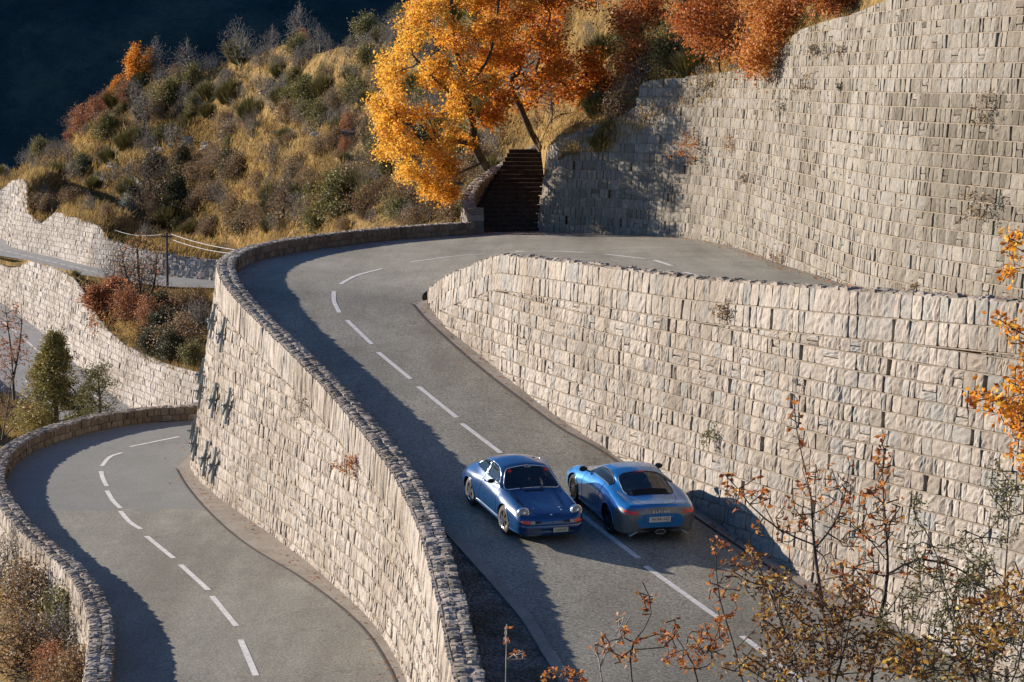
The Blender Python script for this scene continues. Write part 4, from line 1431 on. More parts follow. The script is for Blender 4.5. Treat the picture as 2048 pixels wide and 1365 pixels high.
put('gold', 272, 168, 76, 'golden-yellow tree on the far left ridge, against the dark mountain')
put('gold', 300, 150, 52, 'smaller golden tree just right of the tallest golden tree on the left ridge')
put('gold', 240, 200, 48, 'low golden-brown tree on the left ridge, below the golden trees')
for px, py, h, l in [(160, 278, 72, 'leftmost pale russet sapling on the ridge line'), (190, 250, 66, 'pale russet tree second from the left on the ridge'), (218, 232, 62, 'pale russet tree under the golden tree'), (205, 270, 50, 'small pale russet tree in front of the ridge russets'), (330, 200, 40, 'small russet tree between the golden tree and the grey trees'),
                     (608, 98, 42, 'thin reddish sapling among the grey trees on the ridge'), (250, 215, 46, 'russet bush right of the ridge russets')]:
    put('red', px, py, h, l)
for px, py, h, l in [(375, 165, 92, 'grey bare tree standing alone on the ridge right of the golden tree'), (482, 140, 100, 'tall bare grey tree in the middle of the ridge'), (598, 100, 88, 'widest bare grey tree on the ridge line'), (545, 110, 66, 'bare grey tree between the two tall ridge trees'),
                     (640, 90, 52, 'small bare grey tree right of the widest ridge tree'), (290, 282, 118, 'large bare grey tree on the slope left of centre'), (430, 150, 50, 'low bare grey tree left of the tall ridge tree'), (520, 150, 60, 'bare grey tree below the ridge centre'),
                     (312, 120, 46, 'thin bare grey sapling behind the golden tree'), (660, 110, 44, 'bare grey tree at the right end of the ridge row'), (450, 210, 62, 'bare grey tree on the upper slope under the ridge')]:
    put('bare', px, py, h, l)
for px, py, h, l in [(300, 422, 132, 'broad bare brown tree above the far stepped wall'), (565, 462, 118, 'bare brown tree with a few orange leaves behind the far parapet'), (108, 352, 66, 'small crooked bare tree on the left end of the slope'), (600, 400, 70, 'bare brown tree in the middle of the lower slope'),
                     (540, 330, 60, 'bare brown tree halfway up the slope'), (205, 330, 46, 'low bare brown tree on the left slope'), (135, 395, 48, 'bare brown bush hanging above the left wall end'), (510, 265, 50, 'bare brown tree left of the rocks'), (860, 445, 70, 'bare brown tree right under the golden oak, behind the parapet'),
                     (735, 400, 66, 'bare brown tree left of the golden oak')]:
    put('bare2', px, py, h, l)
for px, py, h, l in [(258, 455, 68, 'pale silver-green bush just above the far wall'), (620, 450, 46, 'pale silver bush at the foot of the slope behind the parapet')]:
    put('silver', px, py, h, l)
for px, py, h, l in [(672, 440, 92, 'bushy olive-green tree behind the far parapet'), (212, 278, 54, 'round olive bush on the left slope'), (390, 225, 44, 'olive bush with yellow tips on the upper slope'), (165, 335, 30, 'small olive bush near the left ridge'), (1345, 150, 86, 'olive tree between the reddish tree and the russet oak on top of the high wall'),
                     (930, 440, 42, 'olive bush against the stair wall'), (800, 445, 52, 'olive bush under the golden oak')]:
    put('green', px, py, h, l)
# the mass of small shrubs spread over the slope
zone = lambda px, py: ('left part' if px < 330 else 'middle' if px < 620 else 'right part')
hstage = lambda py: ('near the ridge' if py < 200 else 'halfway up' if py < 340 else 'at the foot')
NAMES = dict(gshrub='grey leafless shrub', bshrub='brown shrub', green='olive-green shrub', dark='dark evergreen shrub', broom='spiky green broom bush')
rr = np.random.default_rng(77)
tries = 0; cnt_ = 0
NAMES.update(bare='small bare grey tree', bare2='small bare brown tree', red='pale russet sapling')
while cnt_ < 560 and tries < 9000:
    tries += 1
    px = rr.uniform(0, 990) if rr.random() < .82 else rr.uniform(990, 1600); py = rr.uniform(20, 500)
    if px > 990 and py > 300: continue
    p = hit(BH, px, py)
    if p is None: continue
    if 430 < px < 990 and py > 470: continue
    rd = rr.random()
    up_ = py < 230
    dk = (300 < px < 520 and 330 < py < 430)
    if dk: key = 'dark' if rd < .4 else 'bshrub'
    elif up_: key = 'gshrub' if rd < .5 else 'broom' if rd < .75 else 'green' if rd < .9 else 'bshrub'
    else: key = 'gshrub' if rd < .28 else 'broom' if rd < .46 else 'green' if rd < .58 else 'dark' if rd < .60 else 'bshrub'
    if px < 260 and py > 260 and rd > .6: continue
    tall = rr.random()
    if tall < .10: key = 'bare' if up_ or rr.random() < .4 else 'bare2'
    elif tall < .13 and py > 200: key = 'red'
    h = rr.uniform(22, 54) * (1.45 if key in ('bare', 'bare2') else 1.1 if key == 'red' else 1) * (1.25 if key == 'dark' else 1)
    h *= np.interp(px, [0, 400, 1000, 1500], [.8, 1.0, 1.25, 1.3])
    g_ = f'{NAMES[key]}s on the {zone(px, py) if px < 990 else "slope above the high wall"} of the hillside {hstage(py)}' if px < 990 else f'{NAMES[key]}s above the high wall'
    l_ = (f'{NAMES[key]} in the {zone(px, py)} of the hillside, {hstage(py)}' if px < 990 else f'{NAMES[key]} on the slope above the high wall')
    if put(key, px, py, h, l_, g_) is not None: cnt_ += 1

# rocks on the slope
m = newmat("grey_rock", .95, .2); t = NT(m)
t.color(t.mix(1.0, t.ramp(t.noise(1.5, 5), [(.3, (.20, .185, .17)), (.7, (.38, .36, .33))]), t.ramp(t.noise(6, 5), [(.3, g(.6)), (.7, g(1.1))]), 'MULTIPLY'))
t.bump(t.noise(4, 6), 1, .1); M['rock'] = m
rr = np.random.default_rng(5)
for i, (px, py, w_) in enumerate([(580, 172, 30), (470, 262, 34), (455, 275, 26), (640, 278, 30), (705, 268, 30), (380, 285, 26), (530, 185, 18), (345, 295, 18), (230, 330, 20), (320, 305, 24), (560, 268, 22), (640, 190, 22), (760, 280, 26), (415, 300, 22), (420, 290, 20), (610, 185, 22)]):
    p = hit(BH, px, py)
    if p is None: continue
    s_ = w_ * p[1] / F * .5
    bm = bmesh_ = __import__('bmesh').new()
    __import__('bmesh').ops.create_icosphere(bm, subdivisions=3, radius=1)
    for v in bm.verts:
        c = v.co.copy()
        f = 1 + .35 * sin(c.x * 3 + i) * cos(c.y * 4 + i * 2) + .25 * sin(c.z * 7 + i * 3) + .2 * (rr.random() - .5)
        v.co = Vector((c.x * s_ * f * 1.3, c.y * s_ * f, c.z * s_ * f * .7))
    me = bpy.data.meshes.new('rock'); bm.to_mesh(me); bm.free()
    o = link('rock', me, M['rock']); o.location = p
    tag(o, 'weathered grey rock outcrop on the dry hillside', 'rock', 'grey rocks showing between the shrubs of the hillside')

# dry grass over hill, banks (stuff)
def grass(name, bvh, boxes, n, hpx, seed, bl=4, label=None, wid=.03, keep=None):
    r = np.random.default_rng(seed)
    base = []
    while len(base) < n:
        x0, y0, x1, y1 = boxes[r.integers(len(boxes))]
        p = hit(bvh, r.uniform(x0, x1), r.uniform(y0, y1))
        if p is not None: base.append(p)
    base = np.array(base)
    s_ = np.linalg.norm(base, axis=1) / F
    C = np.repeat(base, bl, 0) + r.normal(size=(n * bl, 3)) * [.22, .35, .03]
    H = np.repeat(s_, bl) * hpx * (.5 + r.random(n * bl))
    d = r.normal(size=(n * bl, 3)) * .45; d[:, 2] = 1; d[:, 0] += .25
    sd = r.normal(size=(n * bl, 3)); sd[:, 2] = 0; sd /= np.linalg.norm(sd, axis=1)[:, None]
    w_ = wid * (.6 + r.random(n * bl))[:, None] * (np.repeat(s_, bl)[:, None] * 28)
    C[:, 2] -= .08
    V = np.stack([C - sd * w_, C + sd * w_, C + d * H[:, None]], 1)
    cl = np.clip(np.repeat(.5 + .28 * np.sin(base[:, 0] * .35) * np.cos(base[:, 1] * .3) + .2 * r.normal(size=n), bl) + .1 * r.normal(size=n * bl), 0, 1)
    o = obj(name, V.reshape(-1, 3), np.arange(3 * n * bl).reshape(-1, 3), M['grass'], attrs={'tint': np.repeat(cl, 3)})
    tag(o, label, 'grass', kind='stuff')


grass('dry_grass', BH, [(0, 20, 1000, 520), (0, 240, 700, 500), (1000, 0, 1700, 300)], 34000, 11, 1, 4, 'golden dry grass covering the hillside')
grass('bank_grass', BBk, [(130, 520, 440, 760)], 3500, 10, 2, 4, 'golden dry grass on the bank below the upper valley road')
grass('slope_grass', BV, [(0, 600, 330, 880)], 3000, 14, 3, 4, 'dry grass on the slope around the pine tree')

# shrubs of the bank above wall D
for px, py, h, key, l in [(75, 425, 44, 'bshrub', 'brown bush in the notch of the stepped far wall'), (95, 432, 40, 'bshrub', 'brown bush right of the notch of the stepped far wall'), (88, 415, 46, 'gshrub', 'grey bush above the notch of the stepped far wall'), (140, 410, 40, 'bshrub', 'brown bush above the middle step of the far wall'),
                          (180, 425, 40, 'gshrub', 'grey bush above the sloping step of the far wall'), (215, 440, 36, 'bshrub', 'brown bush near the low step of the far wall'), (50, 370, 30, 'gshrub', 'grey bush behind the left peak of the far wall'), (240, 462, 30, 'bshrub', 'brown bush left of the silver-green bush'), (290, 480, 34, 'gshrub', 'grey bush right of the silver-green bush')]:
    put(key, px, py, h, l, bvh=BF)
grass('foot_grass', BF, [(0, 340, 430, 530)], 3000, 11, 5, 4, 'dry grass behind the top of the far stepped wall')
for px, py, h, key, l in [(250, 655, 96, 'red', 'russet tree in front of the far pale wall'), (300, 668, 92, 'red', 'russet tree right of the first one on the bank below the upper valley road'), (240, 600, 100, 'bare2', 'tall thin bare tree rising in front of the upper valley road'), (280, 612, 110, 'bare2', 'bare tree left of the utility pole'),
                          (215, 620, 62, 'red', 'small russet bush at the top of the far pale wall'), (330, 690, 78, 'dark', 'dark evergreen bush above the far wall, right of the russet trees'), (360, 710, 84, 'bshrub', 'brown bush beside the curved wall edge'), (385, 690, 86, 'gshrub', 'grey bush squeezed against the curved wall'),
                          (370, 640, 60, 'bshrub', 'brown bush under the utility pole'), (320, 640, 56, 'dark', 'dark bush below the utility pole'), (400, 650, 56, 'gshrub', 'grey bush right of the utility pole foot'), (150, 560, 22, 'green', 'small green tuft on top of the far wall'), (155, 585, 34, 'red', 'orange tuft at the step of the far wall'),
                          (345, 722, 60, 'dark', 'dark ivy-like bush hanging over the far wall top'), (300, 712, 50, 'dark', 'low dark bush over the far wall, left'), (385, 735, 48, 'green', 'olive bush at the far wall top by the curved wall'), (270, 640, 66, 'red', 'russet bush between the two russet trees'), (400, 610, 34, 'bshrub', 'brown tuft under the road edge by the curved wall')]:
    put(key, px, py, h, l, bvh=BBk)

oak('russet_oak', 'broad rust-leaved oak spreading over the far wall below the upper valley road', [[(290, 705), (285, 680), (275, 650), (260, 620)], [(285, 680), (320, 645), (345, 615)], [(285, 690), (240, 660), (215, 640)]],
    [(205, 610, 30, 22), (250, 600, 36, 22), (300, 625, 44, 26), (345, 615, 34, 20), (215, 650, 34, 18), (265, 665, 44, 20), (330, 660, 44, 22), (240, 575, 26, 14), (190, 585, 16, 14), (290, 690, 40, 14), (235, 690, 30, 14), (330, 700, 36, 14), (370, 640, 26, 20), (270, 710, 20, 8)],
    1.6, 17000, 'leaf_pink', 71, lambda C, r: np.clip(.55 + .03 * C[:, 0] + .25 * r.normal(size=len(C)), 0, 1), dthick=1.8, leafsz=.19, d=158, spread=.26, rtip=.02)
px_tree('bare_tree', 'tall bare-topped tree rising behind the rust-leaved oak in front of the upper valley road', 'tree', 161, [[(292, 700), (285, 620), (278, 560), (274, 500)], [(285, 620), (255, 560), (245, 510)], [(285, 640), (310, 560), (312, 500)]],
        [(275, 500, 20, 40), (245, 530, 24, 40), (310, 520, 18, 40), (280, 560, 50, 40)], 260, 'leaf_pink', 700, .13, 72, bark=.1, spread=.15, rtip=.012, step=.35, dthick=1.0, rmax=.12)
# pine and its neighbours on the valley slope
def at_slope(px, py):
    p = hit(BV, px, py)
    return p if p is not None else atd(px, py, 112)


pb = atd(112, 872, 103)
s_ = 103 / F
HP = (872 - 668) * s_
r = np.random.default_rng(8)
att = []
for k in range(34):
    f = (k + 1) / 35; z = HP * (.12 + .88 * f); w_ = (1 - f) ** .95 * 78 * s_ * (.75 + .45 * r.random()) + .12
    for j in range(5):
        a = r.random() * 2 * pi
        for q in (1, .7, .42):
            att.append([cos(a) * w_ * q, sin(a) * w_ * q, z + .12 * w_ * q - (1 - f) * .3 + r.normal() * .08])
plant('pine_tree', 'green conical pine tree standing behind the left parapet', 'tree', pb, [np.array([[0, 0, -1.5], [0, 0, HP * .3], [.05, 0, HP * .65], [0, 0, HP * .97]])], np.array(att), leafmat='leaf_pine', nleaf=12000, spread=.13, size=.2, aspect=.25, bark=.3, seed=9,
      sk=dict(step=.25, lam=.5, up=.1, rtip=.008, rexp=.5, rmax=.12), trunkname='trunk', leafname='crown', tintf=lambda C, r: np.clip(.72 - .2 * C[:, 0] + .24 * r.normal(size=len(C)), 0, 1))
pb2 = atd(192, 872, 99)
att = np.array([[r.normal() * .5, r.normal() * .4, .3 + 2.6 * r.random()] for k in range(90)]) * [1, 1, 1]
plant('pine_sapling', 'small dark pine sapling right of the tall pine, at the parapet', 'tree', pb2, [np.array([[0, 0, -1], [0.2, 0, 1.2], [.1, 0, 2.6]])], att, leafmat='leaf_pine', nleaf=3500, spread=.12, size=.15, aspect=.22, bark=.2, seed=19,
      sk=dict(step=.25, lam=.4, up=.1, rtip=.008, rexp=.5, rmax=.06), trunkname='trunk', leafname='crown', tintf=lambda C, r: np.clip(.3 + .2 * r.normal(size=len(C)), 0, 1))


px_tree('bare_tree', 'forked dark bare tree with some russet leaves at the left picture edge', 'tree', 118, [[(28, 800), (26, 760), (22, 700), (14, 640), (8, 600)], [(26, 760), (38, 700), (44, 640), (42, 610)]],
        [(20, 660, 26, 50), (40, 700, 22, 40), (10, 730, 20, 30)], 110, 'leaf_pink', 900, .11, 41, bark=.1, spread=.15, rtip=.009, step=.3, dthick=.6, rmax=.12)
px_tree('bare_tree', 'thin bare tree in front of the lowest road at the left', 'tree', 108, [[(4, 880), (14, 820), (22, 770), (26, 730)], [(4, 880), (30, 850), (46, 815)]],
        [(16, 800, 24, 50), (40, 830, 20, 20)], 70, 'leaf_brown', 300, .09, 42, bark=.35, spread=.12, rtip=.008, step=.3, dthick=.5, rmax=.08)
for px, py, h, key, l in [(40, 790, 60, 'red', 'orange-red bush left of the pine tree'), (18, 770, 50, 'gold', 'small golden bush at the left edge below the bare tree'), (60, 845, 50, 'red', 'orange bush at the foot of the pine tree'), (66, 760, 40, 'dark', 'dark bush behind the orange bush at the left'),
                          (20, 850, 50, 'bshrub', 'brown bush at the left picture edge behind the parapet'), (75, 890, 44, 'green', 'green bush at the parapet bend'), (85, 800, 40, 'bshrub', 'brown bush left of the pine trunk')]:
    p = at_slope(px, py)
    if hit(BV, px, py) is not None: put(key, px, py, h, l, bvh=BV)

# thicket outside the parapet at the bottom left
for i, (d, x, y, h, key, l) in enumerate([(70, 60, 1250, 130, 'bshrub', 'brown bush filling the bottom left corner'), (68, 120, 1330, 140, 'gshrub', 'grey bush under the parapet at the bottom left'), (66, 40, 1360, 150, 'bshrub', 'brown bush at the very bottom left corner'), (72, 20, 1180, 120, 'gshrub', 'grey leafless bush at the left picture edge'),
                                   (72, 100, 1200, 90, 'red', 'orange-leaved bush against the outside of the parapet'), (69, 140, 1280, 90, 'green', 'olive bush hugging the outside of the parapet'), (66, 100, 1380, 120, 'red', 'orange-leaved bush at the bottom left, lowest'), (74, 50, 1120, 90, 'gshrub', 'grey twiggy bush below the parapet bend'),
                                   (63, 150, 1400, 110, 'bshrub', 'brown bush under the lowest end of the left parapet')]):
    src, cat = PROT[key]
    p = hit(BO, x, y)
    if p is None: p = atd(x, y, d)
    dd = np.linalg.norm(p)
    copy_plant(src, tuple(p), h * dd / F / HGT[key], R.random() * 6.28, l, 'x')
    for o in COL.objects:
        if o.get('group') == 'x': del o['group']
px_tree('bare_sapling', 'pale leafless sapling crossing the thicket in the bottom left corner', 'shrub', 62, [[(60, 1400), (50, 1300), (70, 1200), (90, 1130)], [(60, 1400), (20, 1330), (5, 1260)], [(50, 1300), (110, 1210), (120, 1170)]],
        [(60, 1200, 60, 90), (100, 1250, 40, 60), (20, 1250, 30, 60)], 130, 'leaf_brown', 500, .06, 43, bark=.9, spread=.08, rtip=.004, step=.2, dthick=.6, rmax=.03)

for k_ in PROT:
    if k_ not in used:
        for ch in list(PROT[k_][0].children): bpy.data.objects.remove(ch)
        bpy.data.objects.remove(PROT[k_][0])
# tufts growing from the walls
def tuft(S, px, py, sz, mat, label, n=350, seed=0, twigs=30):
    r = np.random.default_rng(seed)
    U = np.arange(0, S.U[-1], .1)
    best = None
    for z in np.arange(S.zb.min(), S.zt.max(), .1):
        P = S.pos(U, np.full(len(U), z), 0 * U)
        ok = (z > S.I(S.zb, U) - .2) & (z < S.I(S.zt, U) + .2)
        x, y = proj(P); d = (x - px) ** 2 + (y - py) ** 2 + (~ok) * 1e7
        k = int(np.argmin(d))
        if best is None or d[k] < best[0]: best = (d[k], P[k], np.array([S.I(S.N[:, 0], U[k]), S.I(S.N[:, 1], U[k]), 0.0]))
    p, nrm = best[1], best[2]
    s_ = sz * np.linalg.norm(p) / F
    att = np.array([nrm * s_ * (.15 + .45 * r.random()) + r.normal(size=3) * s_ * .32 + [0, 0, -.05 * s_] for k in range(twigs)])
    plant('wall_plant', label, 'plant', p, [np.array([[0, 0, 0.0], nrm * s_ * .12])], att, leafmat=mat, nleaf=n, spread=s_ * .09, size=max(.05, s_ * .10), bark=.3, seed=seed, sk=dict(step=.1, lam=.1, up=.1, rtip=.003, rexp=.4, rmax=.02), sides=3, leafname='leaves', trunkname='stems')


tuft(SB, 716, 925, 44, 'leaf_red', 'russet plant growing out of the curved wall near its coping', 420, 1)
tuft(SB, 618, 800, 40, 'leaf_brown', 'thin dry plant high on the curved wall', 120, 2, 20)
tuft(SA, 1458, 620, 30, 'leaf_brown', 'brown tuft under the top band of the middle wall', 400, 3)
tuft(SA, 1437, 872, 34, 'leaf_green', 'small green plant low on the middle wall, above the light-blue car shadow', 320, 4)
for i, (x, y, z_, mt, l) in enumerate([(1640, 98, 22, 'leaf_brown', 'left one of the three tufts near the top of the high wall'), (1660, 100, 26, 'leaf_dark', 'middle one of the three tufts near the top of the high wall'), (1692, 98, 24, 'leaf_brown', 'right one of the three tufts near the top of the high wall'),
                                  (1625, 168, 40, 'leaf_brown', 'largest brown tuft on the upper part of the high wall'), (1575, 212, 26, 'leaf_dark', 'dark green tuft on the high wall below the red tree'), (1395, 290, 50, 'leaf_red', 'wide reddish plant in the middle of the high wall'), (1470, 290, 26, 'leaf_red', 'small red plant right of the wide reddish one'),
                                  (1495, 358, 18, 'leaf_brown', 'small brown tuft below the red plants on the high wall'), (1568, 515, 28, 'leaf_pink', 'reddish plant at the foot of the high wall'), (1985, 212, 50, 'leaf_brown', 'dry plant at the upper right of the high wall'), (1985, 415, 60, 'leaf_brown', 'spreading dry plant on the right of the high wall'),
                                  (1565, 145, 40, 'leaf_dark', 'dark green tuft hanging at the edge under the orange tree'), (1688, 175, 14, 'leaf_dark', 'tiny dark tuft right of the largest brown tuft'), (1835, 578, 24, 'leaf_brown', 'dry plant at the base of the high wall behind the lower coping')]):
    tuft(SC, x, y, z_, mt, l, 300, 100 + i)

# ------------------------------------------------------------------ foreground saplings (between the camera and the road)
tg = lambda a, b: (lambda C, r: np.clip(a + b * r.normal(size=len(C)), 0, 1))
px_tree('bare_sapling', 'tallest thin sapling in the right foreground with a few brown leaves', 'tree', 27, [[(1660, 1440), (1655, 1300), (1640, 1180), (1628, 1090), (1622, 1000), (1608, 930), (1592, 850), (1588, 790)], [(1628, 1090), (1560, 1060), (1500, 1010), (1470, 970), (1450, 950)], [(1632, 1095), (1660, 1060), (1685, 1010), (1700, 930)], [(1660, 1300), (1700, 1230), (1740, 1190)]],
        [(1590, 850, 18, 60), (1500, 980, 50, 40), (1690, 960, 20, 50), (1640, 1000, 60, 80), (1560, 1050, 60, 40), (1700, 1100, 60, 60)], 190, 'leaf_red', 260, .075, 51, bark=.22, spread=.03, rtip=.0022, dthick=.25, step=.09, rmax=.028, tintf=tg(.6, .3), jit=.35)
px_tree('bare_sapling', 'second tall sapling with forked dark stem right of the tallest one', 'tree', 26, [[(1740, 1440), (1745, 1330), (1760, 1240), (1775, 1150), (1772, 1060), (1765, 960), (1768, 900)], [(1775, 1150), (1830, 1120), (1880, 1125), (1940, 1150), (2000, 1200)], [(1772, 1120), (1740, 1080), (1700, 1050)], [(1760, 1240), (1800, 1190), (1815, 1150)]],
        [(1768, 930, 20, 60), (1760, 1030, 50, 70), (1850, 1130, 60, 30), (1960, 1180, 60, 40), (1720, 1180, 50, 60)], 200, 'leaf_red', 340, .07, 52, bark=.15, spread=.03, rtip=.0022, dthick=.25, step=.09, rmax=.028, tintf=tg(.6, .3), jit=.35)
px_tree('leafy_shrub', 'dense foreground shrub with yellow and brown leaves at the bottom', 'shrub', 24, [[(1640, 1460), (1600, 1340), (1560, 1240), (1530, 1160), (1500, 1100)], [(1640, 1460), (1680, 1330), (1700, 1240)], [(1640, 1460), (1560, 1380), (1480, 1330)], [(1640, 1460), (1760, 1380), (1820, 1310)]],
        [(1540, 1190, 50, 50), (1600, 1240, 90, 60), (1660, 1300, 110, 60), (1560, 1330, 120, 40), (1750, 1310, 90, 60), (1490, 1130, 30, 30), (1680, 1190, 70, 40)], 380, 'leaf_mix', 2700, .06, 53, bark=.2, spread=.045, rtip=.0018, dthick=.5, step=.09, rmax=.02, tintf=lambda C, r: np.clip(np.where(r.random(len(C)) < .6, .05, .6) + .2 * r.normal(size=len(C)), 0, 1), aspect=.5, jit=.3)
px_tree('evergreen_shrub', 'dark small-leaved evergreen shrub in the right foreground', 'shrub', 25, [[(1960, 1460), (1930, 1330), (1900, 1230), (1880, 1130), (1850, 1060)], [(1960, 1460), (1990, 1300), (2010, 1150), (2020, 1000)], [(1960, 1460), (1860, 1370), (1800, 1300)], [(1990, 1300), (2050, 1200), (2080, 1080)]],
        [(1930, 1120, 60, 60), (2010, 1000, 40, 80), (1870, 1200, 80, 60), (1960, 1240, 90, 90), (1820, 1100, 30, 40), (2000, 1320, 80, 60), (1900, 1330, 90, 50), (1790, 1250, 40, 40), (1840, 1010, 16, 24)], 420, 'leaf_green', 4200, .042, 54, bark=.25, spread=.035, rtip=.0018, dthick=.5, step=.09, rmax=.022, aspect=.45, tintf=lambda C, r: np.clip(.35 + .3 * r.normal(size=len(C)), 0, 1), jit=.3)
px_tree('leafy_shrub', 'golden-leaved shrub at the bottom right corner', 'shrub', 23, [[(1960, 1480), (1950, 1360), (1900, 1290)], [(1960, 1480), (2030, 1350), (2050, 1250)]],
        [(1980, 1250, 70, 60), (1900, 1310, 90, 50), (2030, 1180, 30, 60), (1830, 1330, 50, 40)], 200, 'leaf_mix', 700, .07, 55, bark=.2, spread=.05, rtip=.0018, dthick=.4, step=.09, rmax=.02, tintf=tg(.5, .3))
px_tree('oak_branch_tree', 'oak with golden leaves reaching in from the right picture edge', 'tree', 30, [[(2180, 1500), (2170, 1200), (2150, 950), (2140, 750), (2120, 560)], [(2150, 900), (2080, 830), (2010, 810), (1960, 790)], [(2140, 760), (2080, 690), (2030, 660), (2000, 640)], [(2120, 560), (2060, 510), (2020, 490)]],
        [(2030, 490, 22, 34), (2020, 560, 14, 24), (2000, 640, 24, 14), (2030, 670, 20, 26), (1970, 800, 40, 24), (2020, 810, 30, 50), (2040, 870, 30, 60), (2080, 780, 60, 90), (2060, 930, 30, 30), (2100, 640, 50, 80)], 360, 'leaf_gold', 1700, .085, 56, bark=.2, spread=.05, rtip=.0025, dthick=.35, step=.1, rmax=.05, tintf=tg(.6, .25))
for i, (tr, bl, nl, l) in enumerate([
        ([[(1270, 1420), (1262, 1300), (1300, 1240), (1296, 1180), (1285, 1165)], [(1262, 1300), (1340, 1290), (1350, 1240)]], [(1290, 1200, 16, 40), (1340, 1260, 20, 30), (1240, 1290, 40, 40)], 60, 'thin foreground stem with curled red leaves, bottom centre'),
        ([[(1220, 1430), (1200, 1330), (1230, 1290), (1262, 1230)], [(1200, 1330), (1192, 1290)]], [(1240, 1260, 14, 30), (1196, 1300, 10, 20)], 8, 'pale leafless forked twig at the bottom centre'),
        ([[(1010, 1430), (1012, 1340), (1014, 1250)], [(1012, 1320), (1040, 1316), (1054, 1318)]], [(1013, 1270, 4, 20), (1040, 1310, 14, 10)], 8, 'pale twig with red buds beside the end of the curved wall'),
        ([[(1400, 1430), (1390, 1340), (1350, 1270)], [(1390, 1340), (1430, 1280), (1440, 1250)]], [(1380, 1300, 60, 40), (1430, 1280, 40, 40)], 130, 'low foreground twigs with red leaves left of the dense shrub'),
        ([[(1130, 1430), (1120, 1370), (1100, 1340)], [(1130, 1430), (1160, 1360)]], [(1130, 1360, 50, 24)], 60, 'low brown sprig at the bottom edge of the road'),
        ([[(1500, 1430), (1470, 1300), (1440, 1200), (1432, 1110), (1450, 1090)], [(1470, 1300), (1520, 1250)]], [(1440, 1090, 20, 30), (1450, 1180, 40, 60), (1500, 1120, 30, 30)], 90, 'sapling with red leaf clusters in front of the light-blue car shadow')]):
    px_tree('twig_shrub', l, 'shrub', 25 + .6 * i, tr, bl, 40 + nl // 4, 'leaf_red', nl * 2, .06, 60 + i, bark=(.2, .9, .9, .25, .2, .2)[i], spread=.02, rtip=.0018, dthick=.2, step=.08, rmax=.012, tintf=tg(.65, .25), jit=.4)

# ------------------------------------------------------------------ fallen leaves along the road edges
rl = np.random.default_rng(31)
C = []
for line, bv_, n_, sp_ in ((FC[:, :2] + nC * .25, BR1, 900, .28), (FA[:, :2] + nA * .25, BR1, 420, .2), (PB[:, :2] - NB * .25, BR1, 500, .22), (footB[:, :2] + frames(CB, sideB) * .3, BR2, 500, .25), (r1[:, :2] + n1 * .5, BR3, 1200, .4), (FC[:12, :2] + nC[:12] * 1.2, BR1, 250, .9)):
    k = rl.integers(0, len(line), n_)
    P = line[k] + rl.normal(size=(n_, 2)) * sp_ * (.4 + 1.2 * rl.random((n_, 1)))
    for p in P:
        z = drop(bv_, p[0], p[1])
        if z is not None: C.append([p[0], p[1], z + .02])
C = np.array(C)
V, Q, tt_ = leaf_mesh(C, .10, 5, ups=3.0, tint=rl.random(len(C)))
V = V.reshape(-1, 4, 3); V[:, :, 2] = C[:, None, 2] + (V[:, :, 2] - C[:, None, 2]) * .3; V = V.reshape(-1, 3)
tag(obj('fallen_leaves', V, Q, M['leaf_red'], attrs={'tint': tt_}), 'dry fallen leaves blown along the foot of the walls', 'leaves', kind='stuff')
# ------------------------------------------------------------------ cars
def paint(name, col, metal=.5, rough=.28, dust=.12, dustc=(.30, .27, .23)):
    m = newmat(name, rough, .5, metal, col); t = NT(m)
    tc = t.n('ShaderNodeTexCoord').outputs['Object']
    n1 = t.noise(2.2, 6, .7, co=tc); n2 = t.noise(40, 3, .8, co=tc)
    f = t.ramp(n1, [(.42, g(0.02)), (.72, g(dust))])
    t.color(t.mix(f, col, dustc))
    t.l(t.ramp(n2, [(.3, g(rough * .8)), (.7, g(rough * 1.3))]), t.b.inputs['Roughness'])
    t.b.inputs['Coat Weight'].default_value = .8
    t.b.inputs['Coat Roughness'].default_value = .07
    return m


M['blueP'] = paint("deep_blue_paint", (.0, .036, .12), .15, .26, .05, (.16, .22, .28))
M['blueA'] = paint("bright_blue_metallic", (.0, .15, .40), .45, .28, .14, (.22, .29, .32))
M['greyA'] = paint("dusty_road_reflection_grey", (.10, .105, .105), .35, .45, .5)  # grey-brown stands in for the road mirrored in the tail, with dust mottling
M['glass'] = newmat("dark_glass", .04, .8, 0, (.008, .012, .016))
M['glass'].node_tree.nodes['Principled BSDF'].inputs['Alpha'].default_value = .82
M['glassl'] = newmat("side_glass", .04, .9, 0, (.02, .028, .03))
M['glassl'].node_tree.nodes['Principled BSDF'].inputs['Alpha'].default_value = .6
M['chrome'] = newmat("chrome", .18, .6, 1, (.75, .74, .72))
M['black'] = newmat("black_plastic", .5, .4, 0, (.012, .012, .013))
M['tyre'] = newmat("dusty_tyre", .9, .2, 0, (.085, .075, .062))
M['tyre2'] = newmat("black_tyre", .85, .25, 0, (.018, .018, .019))
M['rimP'] = newmat("dark_alloy", .35, .5, .8, (.10, .10, .10))
M['rimA'] = newmat("black_alloy", .3, .5, .6, (.025, .025, .027))
M['lens'] = newmat("headlamp_glass", .2, .6, 0, (.36, .32, .25))
M['reflector'] = newmat("headlamp_reflector", .15, .8, .9, (.75, .70, .62))
M['redlens'] = newmat("red_lens", .2, .6, 0, (.85, .03, .015))
M['orange'] = newmat("orange_lens", .15, .7, 0, (.75, .06, .015))
M['plateW'] = newmat("number_plate", .5, .4, 0, (.62, .57, .45))
M['plateY'] = newmat("old_number_plate", .5, .4, 0, (.55, .50, .33))
M['ink'] = newmat("plate_ink", .6, .3, 0, (.02, .02, .02))
M['white'] = newmat("white_lettering", .6, .3, 0, (.6, .6, .6))
M['silver'] = newmat("silver_lettering", .3, .5, .7, (.55, .58, .6))
